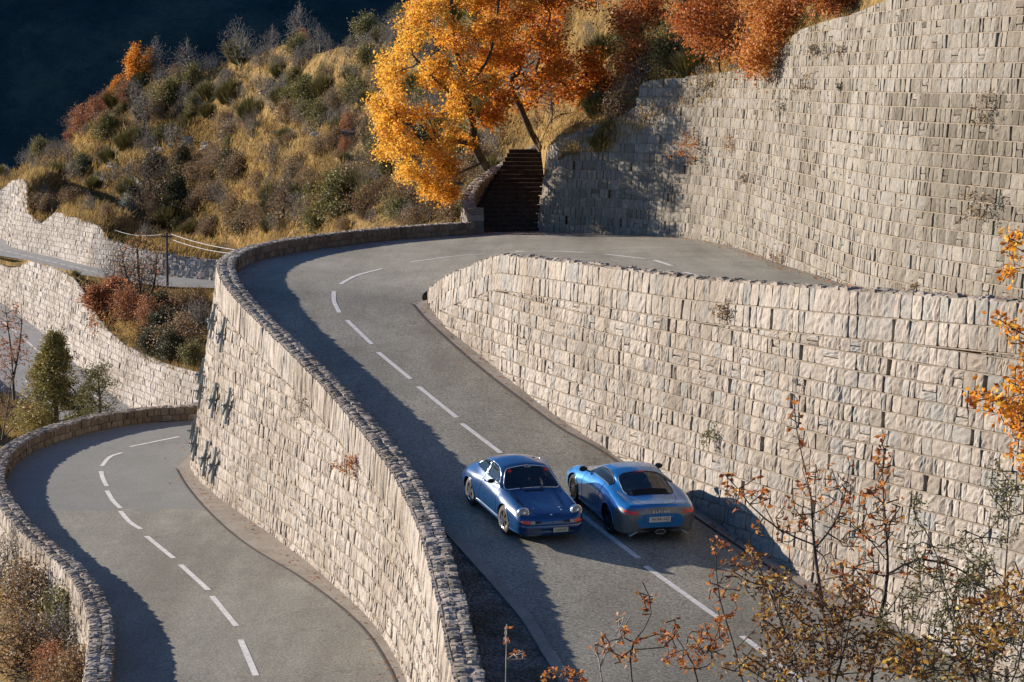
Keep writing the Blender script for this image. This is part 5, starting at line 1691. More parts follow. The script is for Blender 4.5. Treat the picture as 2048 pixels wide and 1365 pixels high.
M['euro'] = newmat("blue_plate_band", .5, .4, 0, (.01, .05, .35))
M['seat'] = newmat("seat_fabric", .9, .2, 0, (.03, .028, .026))
M['skin'] = newmat("skin", .6, .3, 0, (.42, .24, .16))
M['cloth'] = newmat("dark_jacket", .9, .2, 0, (.04, .045, .05))
M['hair'] = newmat("dark_hair", .8, .2, 0, (.03, .02, .015))
M['seam'] = newmat("panel_gap", .9, .1, 0, (.002, .004, .010))


def hermite(xk, Y, x):
    xk = np.asarray(xk, float); Y = np.asarray(Y, float)
    d = np.diff(xk)[:, None]; s_ = np.diff(Y, axis=0) / d
    m_ = np.zeros_like(Y); m_[0] = s_[0]; m_[-1] = s_[-1]
    # limited slopes: no overshoot
    a, b = s_[:-1], s_[1:]
    w1 = 2 * d[1:] + d[:-1]; w2 = d[1:] + 2 * d[:-1]
    with np.errstate(divide='ignore', invalid='ignore'):
        hm = (w1 + w2) / (w1 / a + w2 / b)
    m_[1:-1] = np.where(a * b > 0, hm, 0)
    i = np.clip(np.searchsorted(xk, x) - 1, 0, len(xk) - 2)
    h = (xk[i + 1] - xk[i])[:, None]; t = ((x - xk[i])[:, None]) / h
    return (2 * t ** 3 - 3 * t ** 2 + 1) * Y[i] + (t ** 3 - 2 * t ** 2 + t) * h * m_[i] + (-2 * t ** 3 + 3 * t ** 2) * Y[i + 1] + (t ** 3 - t ** 2) * h * m_[i + 1]


class Body:
    def __init__(s, stations, flare, nx=190, ns=84):
        st = sorted(stations, key=lambda q: q[0])
        s.xk = np.array([q[0] for q in st]); s.Y = np.array([np.array(q[1], float).ravel() for q in st])
        s.flare = flare
        s.ks = len(st[0][1])
        s.xs = np.unique(np.r_[np.linspace(s.xk[0], s.xk[-1], nx), s.xk]); s.ss = np.linspace(0, s.ks - 1, ns)
        s.G = s.S(s.xs[:, None] + 0 * s.ss[None], s.ss[None] + 0 * s.xs[:, None])

    def S(s, x, sg):
        """points on the left half (y>0) for arrays x, s"""
        x = np.asarray(x, float); sg = np.asarray(sg, float); sh = x.shape; x = x.ravel(); sg = sg.ravel()
        K = hermite(s.xk, s.Y, x).reshape(len(x), s.ks, 2)
        # Catmull-Rom across
        i = np.clip(np.floor(sg).astype(int), 0, s.ks - 2); t = (sg - i)[:, None]; r_ = np.arange(len(x))
        p1, p2 = K[r_, i], K[r_, i + 1]
        p0 = np.where((i > 0)[:, None], K[r_, np.maximum(i - 1, 0)], K[r_, 1] * [-1, 1])
        p3 = np.where((i < s.ks - 2)[:, None], K[r_, np.minimum(i + 2, s.ks - 1)], K[r_, s.ks - 2] * [-1, 1])
        c = .5 * (2 * p1 + (p2 - p0) * t + (2 * p0 - 5 * p1 + 4 * p2 - p3) * t * t + (3 * p1 - p0 - 3 * p2 + p3) * t ** 3)
        for (xw, amp, wd) in s.flare:
            c[:, 0] += amp * np.exp(-((x - xw) / wd) ** 4) * np.exp(-((sg - 3.0) / 1.5) ** 2)
        c[:, 0] = np.maximum(c[:, 0], 0)
        return np.concatenate([x[:, None], c], 1).reshape(*sh, 3)


def inpoly(x, y, poly):
    poly = np.array(poly, float); ins = np.zeros(x.shape, bool); n = len(poly); j = n - 1
    for i in range(n):
        xi, yi = poly[i]; xj, yj = poly[j]
        c = ((yi > y) != (yj > y)) & (x < (xj - xi) * (y - yi) / (yj - yi + 1e-12) + xi)
        ins ^= c; j = i
    return ins


def build_body(B, root, regions, wheels, archR, mats, underz=.2):
    """regions: {name: (polys in (x,s), material, sides)}; returns bvh of the body"""
    nx, ns = len(B.xs), len(B.ss)
    L = B.G; Rr = B.G.copy(); Rr[..., 1] *= -1
    xc = .5 * (B.xs[1:] + B.xs[:-1])[:, None] + 0 * B.ss[None, 1:]
    scn = .5 * (B.ss[1:] + B.ss[:-1])[None] + 0 * xc
    fcL = .25 * (L[1:, 1:] + L[:-1, 1:] + L[1:, :-1] + L[:-1, :-1])
    hole = np.zeros(xc.shape, bool)
    for xw, zw in wheels:
        hole |= ((fcL[..., 0] - xw) ** 2 + (fcL[..., 2] - zw) ** 2 < archR ** 2) & (np.abs(fcL[..., 1]) > .45) & (scn < 5)
    V = np.vstack([L.reshape(-1, 3), Rr.reshape(-1, 3)])
    qL = gridq(nx, ns)[:, ::-1]; qR = gridq(nx, ns) + nx * ns
    asg = np.full(xc.shape, -1)
    names = list(regions)
    for k, nme in enumerate(names):
        for poly in regions[nme][0]:
            asg[inpoly(xc, scn, poly) & ~hole] = k
    a = asg.ravel(); h = hole.ravel()
    bodyQ = []
    for q in (qL, qR): bodyQ.append(q[(a < 0) & ~h])
    # end caps
    caps = []
    for row in (0, nx - 1):
        for off, fl in ((0, row == 0), (nx * ns, row != 0)):
            idx = row * ns + np.arange(ns) + off
            # strip to the centre line
            for j in range(ns - 1):
                pass
    V2 = [V]; n0 = len(V); T = []
    for row in (0, nx - 1):
        ring = np.r_[row * ns + np.arange(ns), (row * ns + nx * ns + np.arange(ns))[::-1]]
        c = V[ring].mean(0); V2.append(c[None]); ci = n0; n0 += 1
        for j in range(len(ring)):
            tri = [ring[j], ring[(j + 1) % len(ring)], ci]
            T.append(tri if row else tri[::-1])
    VV = np.vstack(V2)
    obj('body', VV, [np.vstack(bodyQ), np.array(T)], mats, root, smooth=True)
    bvh = BVHTree.FromPolygons([tuple(p) for p in VV], [tuple(int(k) for k in q) for q in np.vstack([qL, qR])] + [tuple(int(k) for k in q) for q in T])
    for k, nme in enumerate(names):
        polys, mat, mode = regions[nme]
        sel = (a == k)
        qs = []
        if mode in ('both', 'split', 'left'): qs.append(qL[sel])
        if mode in ('both', 'split', 'right'): qs.append(qR[sel])
        # small offset inwards
        if mode == 'split':
            for q in qs: sub(nme, V, q, mat, root)
        else: sub(nme, V, np.vstack(qs), mat, root)
    return bvh


def sub(name, V, Q, mat, root, smooth=True):
    u, inv = np.unique(Q.ravel(), return_inverse=True)
    if not len(u): return
    return obj(name, V[u], inv.reshape(Q.shape), mat, root, smooth=smooth)


def outline(B, poly, r_, name, mat, root, side=1, closed=True, off=.004, n=60, mirror_close=False):
    P = np.array(poly + ([poly[0]] if closed else []), float)
    s_ = np.r_[0, np.cumsum(np.linalg.norm(np.diff(P, axis=0) * [1, .35], axis=1))]
    t = np.linspace(0, s_[-1], n); X = np.interp(t, s_, P[:, 0]); SG = np.interp(t, s_, P[:, 1])
    W = B.S(X, SG); W[:, 1] = (W[:, 1] + off) * side; W[:, 2] += off
    if closed: W = W[:-1]
    b = MB(); b.tube(W, r_, 6, closed=closed); return b.build(name, mat, root, smooth=True)


def wheel(root, x, y, R_, w, spokes, rimmat, tyremat, rimr, steer=0, style='petal'):
    sgn = 1 if y > 0 else -1
    wr = empty('wheel', (x, y, R_)); wr.parent = root; wr.rotation_euler = (0, 0, steer)
    b = MB()
    prof = [(-w / 2, rimr * .98), (-w / 2 - .005, rimr + .012), (-w / 2 + .002, R_ - .03), (-w / 2 + .025, R_ - .006), (-w / 4, R_), (w / 4, R_), (w / 2 - .025, R_ - .006), (w / 2 - .002, R_ - .03), (w / 2 + .005, rimr + .012), (w / 2, rimr * .98)]
    b.lathe(prof, (0, 0, 0), (0, 1, 0), 40); b.build('tyre', tyremat, wr, smooth=True)
    b = MB()
    o = sgn * w / 2
    b.lathe([(o * 1.0, rimr), (o * .98, rimr * .9), (o * .6, rimr * .86), (-o * .9, rimr * .86), (-o * .9, rimr)], (0, 0, 0), (0, 1, 0), 36)
    b.build('rim', M['chrome'] if style == 'petal' else rimmat, wr, smooth=True)
    b = MB()
    b.lathe([(o * .75, .055), (o * .92, .05), (o * .96, .03), (o * .96, .001)], (0, 0, 0), (0, 1, 0), 20)
    for k in range(spokes):
        a = 2 * pi * k / spokes + .3
        dx, dz = cos(a), sin(a); tx, tz = -dz, dx
        if style == 'petal':
            pr = [(.03, .03), (.07, .030), (.11, .045), (rimr * .80, .062), (rimr * .9, .055)]
        else:
            pr = [(.03, .022), (.09, .014), (rimr * .6, .012), (rimr * .92, .016)]
        for rep in ((0,) if style == 'petal' else (-1, 1)):
            V_ = []
            for (rr_, ww) in pr:
                off_ = rep * (.006 + rr_ * .16)
                for s_ in (-1, 1):
                    V_.append([dx * rr_ + tx * (ww * s_ + off_), o * (.86 - .10 * (rr_ / rimr)) + sgn * .012, dz * rr_ + tz * (ww * s_ + off_)])
            V_ = np.array(V_); V3 = V_.copy(); V3[:, 1] -= sgn * .03
            n_ = len(pr)
            b.add(np.vstack([V_, V3]), np.vstack([gridq(n_, 2), gridq(n_, 2) + 2 * n_, [[i * 2, i * 2 + 2, i * 2 + 2 + 2 * n_, i * 2 + 2 * n_] for i in range(n_ - 1)], [[i * 2 + 1, i * 2 + 3, i * 2 + 3 + 2 * n_, i * 2 + 1 + 2 * n_] for i in range(n_ - 1)]]))
    b.build('spokes', rimmat, wr)
    b = MB(); b.lathe([(-o * .2, rimr * .86), (-o * .2, .0)], (0, 0, 0), (0, 1, 0), 30); b.build('brake_disc', M['black'], wr)


def text_mesh(txt, size, name, mat, root, Mw, ext=.002, spacing=1.0, sx=1.0):
    cu = bpy.data.curves.new('txt', 'FONT'); cu.body = txt; cu.size = size; cu.align_x = 'CENTER'; cu.align_y = 'CENTER'; cu.extrude = ext; cu.space_character = spacing
    o = bpy.data.objects.new('txt', cu); COL.objects.link(o)
    dg = bpy.context.evaluated_depsgraph_get()
    me = bpy.data.meshes.new_from_object(o.evaluated_get(dg))
    bpy.data.objects.remove(o)
    me.transform(Matrix.Diagonal((sx, 1, 1, 1))); me.transform(Mw)
    ob = bpy.data.objects.new(name, me); COL.objects.link(ob); me.materials.clear(); me.materials.append(mat); ob.parent = root
    return ob


def frame_at(p, nrm, up=(0, 0, 1)):
    n_ = Vector(nrm).normalized(); u = Vector(up); u = (u - n_ * u.dot(n_)).normalized(); x = u.cross(n_)
    m_ = Matrix((x, u, n_)).transposed().to_4x4(); m_.translation = Vector(p); return m_


def decal(bvh, root, name, mat, polyYZ, direction, off=.006, thick=.01):
    """flat polygon in the (y, z) plane thrown onto the body from x = ±5; direction +1 front, -1 rear"""
    P = np.array(polyYZ, float); c = P.mean(0)
    m_ = 5
    rings = [c + (P - c) * f for f in np.linspace(1, .15, m_)]
    V = []
    for rg in rings:
        for y, z in rg:
            h = bvh.ray_cast(Vector((5 * direction, y, z)), Vector((-direction, 0, 0)))
            x = h[0][0] if h[0] is not None else 2.0 * direction
            V.append([x + direction * off, y, z])
    n = len(P); Q = []
    for i in range(m_ - 1):
        for j in range(n): Q.append([i * n + j, i * n + (j + 1) % n, (i + 1) * n + (j + 1) % n, (i + 1) * n + j])
    V = np.array(V); k = len(V)
    V = np.vstack([V, V[:n] - [direction * (off + .02), 0, 0]])
    for j in range(n): Q.append([j, (j + 1) % n, k + (j + 1) % n, k + j])
    T = [[(m_ - 1) * n + a, (m_ - 1) * n + a + 1, (m_ - 1) * n] for a in range(1, n - 1)]
    return obj(name, V, [np.array(Q), np.array(T)], mat, root, smooth=False)


def place_car(root, p, hd):
    """p: ground point (x, y) under the car's centre; hd heading (x, y)"""
    hd = np.array(hd, float); hd /= np.linalg.norm(hd)
    nrm = Vector((.044, -.114, 1)).normalized()
    f = Vector((hd[0], hd[1], 0)); f = (f - nrm * f.dot(nrm)).normalized(); l = nrm.cross(f)
    m_ = Matrix((f, l, nrm)).transposed().to_4x4(); z = drop(BR1, p[0], p[1]); m_.translation = Vector((p[0], p[1], z + .006))
    root.matrix_world = m_


# ---- vintage coupe ---------------------------------------------------
P_ST = [
    (2.06, [(0, .30), (.45, .30), (.50, .33), (.52, .38), (.50, .43), (.44, .46), (.32, .47), (.16, .475), (0, .48)]),
    (2.00, [(0, .24), (.58, .24), (.66, .30), (.68, .40), (.66, .50), (.58, .56), (.42, .565), (.2, .57), (0, .575)]),
    (1.90, [(0, .20), (.64, .20), (.735, .28), (.755, .42), (.735, .56), (.64, .65), (.44, .615), (.22, .62), (0, .625)]),
    (1.72, [(0, .19), (.68, .19), (.765, .28), (.785, .45), (.765, .62), (.635, .745), (.45, .655), (.25, .66), (0, .67)]),
    (1.4, [(0, .18), (.70, .18), (.775, .28), (.795, .47), (.775, .66), (.635, .80), (.46, .705), (.25, .715), (0, .725)]),
    (1.13, [(0, .18), (.70, .18), (.775, .28), (.795, .48), (.78, .68), (.64, .835), (.48, .755), (.25, .768), (0, .778)]),
    (.80, [(0, .18), (.70, .18), (.775, .28), (.80, .48), (.79, .70), (.665, .865), (.55, .835), (.28, .85), (0, .86)]),
    (.72, [(0, .18), (.70, .18), (.775, .28), (.80, .48), (.79, .70), (.675, .872), (.59, .868), (.35, .885), (0, .895)]),
    (.50, [(0, .18), (.70, .18), (.775, .28), (.805, .48), (.795, .71), (.70, .885), (.635, .99), (.44, 1.055), (0, 1.085)]),
    (.28, [(0, .18), (.70, .18), (.775, .28), (.81, .48), (.80, .72), (.71, .89), (.620, 1.075), (.50, 1.20), (0, 1.255)]),
    (.10, [(0, .18), (.70, .18), (.775, .28), (.81, .48), (.80, .72), (.715, .895), (.625, 1.08), (.51, 1.235), (0, 1.30)]),
    (-.30, [(0, .18), (.70, .18), (.775, .28), (.81, .48), (.80, .73), (.72, .90), (.625, 1.085), (.51, 1.245), (0, 1.32)]),
    (-.70, [(0, .18), (.70, .18), (.78, .28), (.815, .48), (.81, .74), (.72, .905), (.605, 1.07), (.48, 1.205), (0, 1.27)]),
    (-1.0, [(0, .18), (.70, .18), (.79, .29), (.82, .50), (.815, .75), (.715, .905), (.585, 1.03), (.43, 1.11), (0, 1.165)]),
    (-1.3, [(0, .18), (.70, .18), (.79, .30), (.82, .50), (.81, .74), (.69, .885), (.55, .955), (.37, 1.0), (0, 1.035)]),
    (-1.65, [(0, .20), (.66, .20), (.76, .30), (.79, .48), (.775, .66), (.645, .80), (.50, .84), (.31, .86), (0, .875)]),
    (-1.95, [(0, .22), (.60, .22), (.70, .30), (.73, .42), (.71, .56), (.59, .66), (.45, .69), (.26, .70), (0, .71)]),
    (-2.10, [(0, .28), (.5, .28), (.58, .34), (.61, .42), (.58, .50), (.5, .54), (.4, .55), (.2, .555), (0, .56)])]
BP = Body(P_ST, [(1.13, .02, .42), (-1.14, .035, .46)])
vc = empty('vintage_coupe'); tag(vc, 'dark blue vintage coupe with round headlamps driving down towards the camera', 'car')
ws = [(.735, 8.01), (.735, 6.1), (.69, 5.78), (.60, 6.0), (.36, 6.88), (.29, 7.1), (.275, 7.4), (.265, 8.01)]
sd = [(.50, 5.22), (.44, 5.85), (.30, 6.45), (.22, 6.70), (.02, 6.84), (-.30, 6.84), (-.30, 5.2)]
sq = [(-.36, 5.2), (-.36, 6.84), (-.62, 6.75), (-.90, 6.35), (-1.06, 5.75), (-1.02, 5.45), (-.9, 5.28)]
rw = [(-.78, 8.01), (-.80, 7.25), (-.9, 6.98), (-1.2, 6.98), (-1.30, 7.3), (-1.33, 8.01)]
bvP = build_body(BP, vc, {'windshield': ([ws], M['glass'], 'both'), 'door_window': ([sd], M['glassl'], 'split'), 'quarter_window': ([sq], M['glassl'], 'split'), 'rear_window': ([rw], M['glass'], 'both')},
                 [(1.13, .315), (-1.14, .315)], .352, M['blueP'])
wsl = [(.735, 7.99), (.735, 6.1), (.69, 5.78), (.60, 6.0), (.36, 6.88), (.29, 7.1), (.275, 7.4), (.265, 7.99)]
for sd_ in (1, -1):
    outline(BP, wsl, .011, 'windshield_trim', M['chrome'], vc, sd_, closed=False)
    outline(BP, sd, .008, 'window_trim', M['chrome'], vc, sd_)
    outline(BP, sq, .007, 'window_trim', M['chrome'], vc, sd_)
    # sill trim, door gap, arch lips
    outline(BP, [(.72, 1.9), (-.72, 1.9)], .009, 'sill_trim', M['chrome'], vc, sd_, closed=False)
    outline(BP, [(.60, 2.1), (.62, 3.5), (.58, 5.05)], .005, 'door_gap', M['seam'], vc, sd_, closed=False, off=.0)
    outline(BP, [(-.36, 5.1), (-.38, 4), (-.50, 3.0), (-.58, 2.1)], .005, 'door_gap', M['seam'], vc, sd_, closed=False, off=.0)
    outline(BP, [(.75, 6.35), (1.2, 6.05), (1.6, 6.15), (1.86, 6.6), (1.93, 7.3), (1.94, 8)], .005, 'hood_gap', M['seam'], vc, sd_, closed=False, off=.0)
    # quarter-light bar
    P = BP.S(np.array([.26, .20]), np.array([5.2, 6.7])); P[:, 1] *= sd_
    b = MB(); b.tube(P, .009, 5); b.build('quarter_light_bar', M['chrome'], vc)
    for xw in (1.13, -1.14):
        a = np.linspace(radians(8 if xw > 0 else 4), radians(172 if xw > 0 else 176), 40); L_ = []
        for t_ in a:
            x_, z_ = xw + .352 * cos(t_), .315 + .352 * sin(t_)
            h = bvP.ray_cast(Vector((x_, 3 * sd_, z_)), Vector((0, -sd_, 0)))
            if h[0] is not None: L_.append([x_, h[0][1] + .002 * sd_, z_])
        b = MB(); b.tube(L_, .013, 6); b.build('wheel_arch', M['blueP'], vc, smooth=True)
    # headlamp
    hl = empty('headlamp', (0, 0, 0)); hl.parent = vc
    ax = np.array([cos(radians(10)), sd_ * .05, sin(radians(10))]); c0 = np.array([1.865, .612 * sd_, .662])
    b = MB(); b.lathe([(-.36, .088), (-.10, .116), (-.01, .126), (.012, .122)], c0, ax, 32); b.build('bucket', M['blueP'], hl, smooth=True)
    b = MB(); b.lathe([(.0, .128), (.024, .126), (.034, .110), (.02, .098)], c0, ax, 36); b.build('ring', M['chrome'], hl, smooth=True)
    b = MB(); b.lathe([(.014, .108), (.036, .088), (.050, .050), (.056, .001)], c0, ax, 32); b.build('glass', M['lens'], hl, smooth=True)
    b = MB(); b.lathe([(.047, .045), (.056, .038), (.058, .001)], c0, ax, 16); b.build('bulb_cap', M['reflector'], hl, smooth=True)
    # indicators
    yy = sd_
    decal(bvP, vc, 'indicator', M['orange'], [(.50 * yy, .46), (.50 * yy, .525), (.66 * yy, .53), (.70 * yy, .50), (.66 * yy, .46)], 1, .02)
    decal(bvP, vc, 'side_lamp', M['lens'], [(.40 * yy, .462), (.40 * yy, .522), (.495 * yy, .525), (.495 * yy, .46)], 1, .02)
    decal(bvP, vc, 'horn_grille', M['black'], [(.26 * yy, .47), (.26 * yy, .515), (.39 * yy, .52), (.39 * yy, .465)], 1, .006)
    decal(bvP, vc, 'tail_lamp', M['redlens'], [(.40 * yy, .50), (.40 * yy, .56), (.60 * yy, .55), (.60 * yy, .49)], -1, .01)
    b = MB(); p = BP.S(np.array([-.25]), np.array([4.55]))[0]; p[1] *= sd_
    b.tube([p + [-.09, .012 * sd_, 0], p + [-.07, .04 * sd_, .0], p + [.07, .04 * sd_, 0], p + [.09, .012 * sd_, 0]], .013, 6); b.build('door_handle', M['chrome'], vc, smooth=True)
    if sd_ == -1:
        mr = empty('mirror'); mr.parent = vc
        p = BP.S(np.array([.38]), np.array([5.1]))[0]; p[1] *= sd_
        b = MB(); b.tube([p, p + [.02, .09 * sd_, .05]], .012, 6); b.build('stalk', M['black'], mr)
        b = MB(); b.lathe([(-.045, .03), (-.03, .055), (.0, .062), (.01, .05), (.012, .001)], p + [0, .15 * sd_, .075], (-1, 0, 0), 16)
        b.V[-1] = (b.V[-1] - (p + [0, .15 * sd_, .075])) * [1, 1.5, .8] + (p + [0, .15 * sd_, .075]); b.build('housing', M['black'], mr, smooth=True)
# bumper: body-coloured bar with a bright strip
for nm, dx, z0, z1, mt, hw in (('bumper', .035, .30, .44, 'blueP', .70), ('bumper_strip', .052, .405, .43, 'chrome', .70)):
    b = MB(); V_ = []; ys = np.linspace(-1, 1, 41)
    for q in ys:
        y = q * .745; x = 2.07 - .05 * q ** 2 - .34 * max(0, abs(q) - .80) ** 1.3 * 3.5 / 1
        for z, o_ in ((z0, -.05), (z0 + .01, dx - .01), ((z0 + z1) / 2, dx + .012), (z1 - .01, dx), (z1, -.05)): V_.append([x + o_, y, z])
    b.add(V_, gridq(41, 5)); b.build(nm, M[mt], vc, smooth=True)
b = MB(); V_ = []
for q in np.linspace(-1, 1, 31):
    x = 2.04 - .05 * q ** 2 - .3 * max(0, abs(q) - .8) ** 1.2
    for z, o_ in ((.17, -.12), (.18, .0), (.25, .03), (.30, .01)): V_.append([x + o_, q * .66, z])
b.add(V_, gridq(31, 4)); b.build('valance', M['blueP'], vc, smooth=True)
b = MB(); b.box((2.125, .17, .325), (.006, .17, .05)); b.build('number_plate', M['plateY'], vc)
text_mesh('11620 HR', .07, 'plate_lettering', M['ink'], vc, frame_at((2.133, .17, .325), (1, 0, 0)), .001, 1.0, .95)
# crest and lock on the hood, windscreen sticker and red dots, wipers
h = bvP.ray_cast(Vector((1.93, .0013, 2)), Vector((0, 0, -1)))
b = MB(); q = np.array(h[0]); b.box(q, (.03, .022, .008), a=0); b.build('hood_crest', M['silver'], vc)
for (x_, y_) in ((1.62, .30), (1.74, .30), (1.62, -.30)):
    h = bvP.ray_cast(Vector((x_, y_, 2)), Vector((0, 0, -1))); b = MB(); b.lathe([(0, .018), (.012, .014), (.013, .001)], np.array(h[0]), (0, 0, 1), 10); b.build('hood_pin', M['chrome'], vc)


def on_ws(x_, y_, B_, bv_, lift=.006):
    h = bv_.ray_cast(Vector((x_, y_ + .0013, 3)), Vector((0, 0, -1))); return Vector(h[0]) + Vector(h[1]) * lift * (1 if h[1][2] > 0 else -1), Vector(h[1]) * (1 if h[1][2] > 0 else -1)


p_, n_ = on_ws(.315, .02, BP, bvP)
text_mesh('RUSH', .062, 'windshield_lettering', M['white'], vc, frame_at(p_, n_, (-1, 0, .6)), .001, 1.0, 1.0)
for y_ in (-.42, .43):
    p_, n_ = on_ws(.36, y_, BP, bvP); b = MB(); b.lathe([(0, .042), (.003, .042), (.0035, .001)], np.array(p_), np.array(n_), 18); b.build('red_sticker', M['redlens'], vc)
for y0_ in (-.30, .18):
    a_, _ = on_ws(.745, y0_, BP, bvP, .02); c_, _ = on_ws(.70, y0_ + .40 if y0_ < 0 else y0_ + .38, BP, bvP, .02)
    b = MB(); b.tube([np.array(a_), np.array(c_)], .009, 5); b.build('wiper', M['black'], vc)
# sunroof seam and hood crease, cowl vent
p_, n_ = on_ws(.82, 0, BP, bvP, .003); b = MB(); b.box(np.array(p_), (.03, .22, .003)); b.build('cowl_vent', M['black'], vc)
# interior
b = MB(); b.box((-.1, 0, .35), (1.0, .62, .08)); b.box((.58, 0, .72), (.12, .62, .10)); b.build('dashboard', M['black'], vc)
for y_ in (-.34, .34):
    b = MB(); b.tube([(-.30, y_, .45), (-.42, y_, .75), (-.50, y_, 1.0)], [.20, .19, .13], 12); b.tube([(.15, y_, .45), (-.30, y_, .43)], [.17, .20], 12); b.build('seat', M['seat'], vc, smooth=True)
b = MB(); t_ = np.linspace(0, 2 * pi, 28, endpoint=False)
b.tube(np.stack([.36 + .06 * np.sin(t_), .34 + .18 * np.cos(t_), .84 + .17 * np.sin(t_)], 1), .012, 6, closed=True); b.tube([(.36, .34, .84), (.5, .34, .78)], .02, 6); b.build('steering_wheel', M['black'], vc)
b = MB()
for y_ in (-.52, .52): b.tube([(-.55, y_, .4), (-.55, y_ * .98, .95), (-.5, y_ * .82, 1.18)], .02, 6)
b.tube([(-.5, -.43, 1.18), (-.5, .43, 1.18)], .02, 6); b.build('roll_bar', M['silver'], vc)
for x_, st_ in ((1.13, radians(3)), (-1.14, 0)):
    for y_ in (-.70, .70):
        wheel(vc, x_, y_ + (.015 if abs(x_) > 1.135 else 0) * np.sign(y_), .318, .19, 5, M['rimP'], M['tyre'], .205, st_)
b = MB(); b.box((0, 0, .26), (1.75, .56, .07)); b.build('underbody', M['black'], vc)


def person(name, label, loc_root, base, facing=1, hair='hair'):
    """seated driver: one skinned body with a head, arms reaching to the wheel"""
    me = bpy.data.meshes.new('person')
    vs = [(0, 0, 0), (.0, 0, .22), (-.04, 0, .44), (-.05, 0, .52), (-.03, 0, .60), (-.02, 0, .70),
          (-.05, .19, .47), (.08, .25, .27), (.30, .20, .36), (-.05, -.19, .47), (.08, -.25, .27), (.30, -.20, .36),
          (.15, .10, .0), (.45, .12, .10), (.75, .12, -.1), (.15, -.10, .0), (.45, -.12, .10), (.75, -.12, -.1), (.37, .17, .38), (.37, -.17, .38)]
    es = [(0, 1), (1, 2), (2, 3), (3, 4), (4, 5), (2, 6), (6, 7), (7, 8), (2, 9), (9, 10), (10, 11), (0, 12), (12, 13), (13, 14), (0, 15), (15, 16), (16, 17), (8, 18), (11, 19)]
    rad = [.15, .14, .15, .06, .085, .085, .07, .05, .035, .07, .05, .035, .10, .075, .06, .10, .075, .06, .035, .035]
    me.from_pydata(vs, es, [])
    o = bpy.data.objects.new(name, me); COL.objects.link(o)
    md = o.modifiers.new('skin', 'SKIN')
    if not me.skin_vertices: me.attributes
    for i, v in enumerate(me.skin_vertices[0].data): v.radius = (rad[i], rad[i]); v.use_root = (i == 0)
    o.modifiers.new('sub', 'SUBSURF').levels = 2
    o.modifiers['sub'].render_levels = 2
    dg = bpy.context.evaluated_depsgraph_get(); m2 = bpy.data.meshes.new_from_object(o.evaluated_get(dg)); o.modifiers.clear(); o.data = m2
    m2.materials.append(M['cloth']); m2.materials.append(M['skin'])
    for p in m2.polygons:
        p.use_smooth = True
        c = p.center
        if c[2] > .53 or (c[0] > .31 and c[2] > .3): p.material_index = 1
    hb = MB()
    hb.lathe([(-.02, .098), (.03, .103), (.075, .085), (.105, .05), (.118, .002)], (-.035, 0, .66), (-.25, 0, 1), 18)
    tag(o, label, 'person')
    ho = hb.build('hair', M[hair], o, smooth=True)
    nb_ = MB(); nb_.box((.075, 0, .64), (.018, .012, .02)); nb_.build('nose', M['skin'], o)
    o.matrix_world = loc_root.matrix_world @ Matrix.Translation(Vector(base))
    return o


place_car(vc, (.17, 55.08), (.335, -.942))
bpy.context.view_layer.update()
person('person', 'driver in a dark jacket behind the windscreen of the dark blue vintage coupe', vc, (-.22, .34, .52))

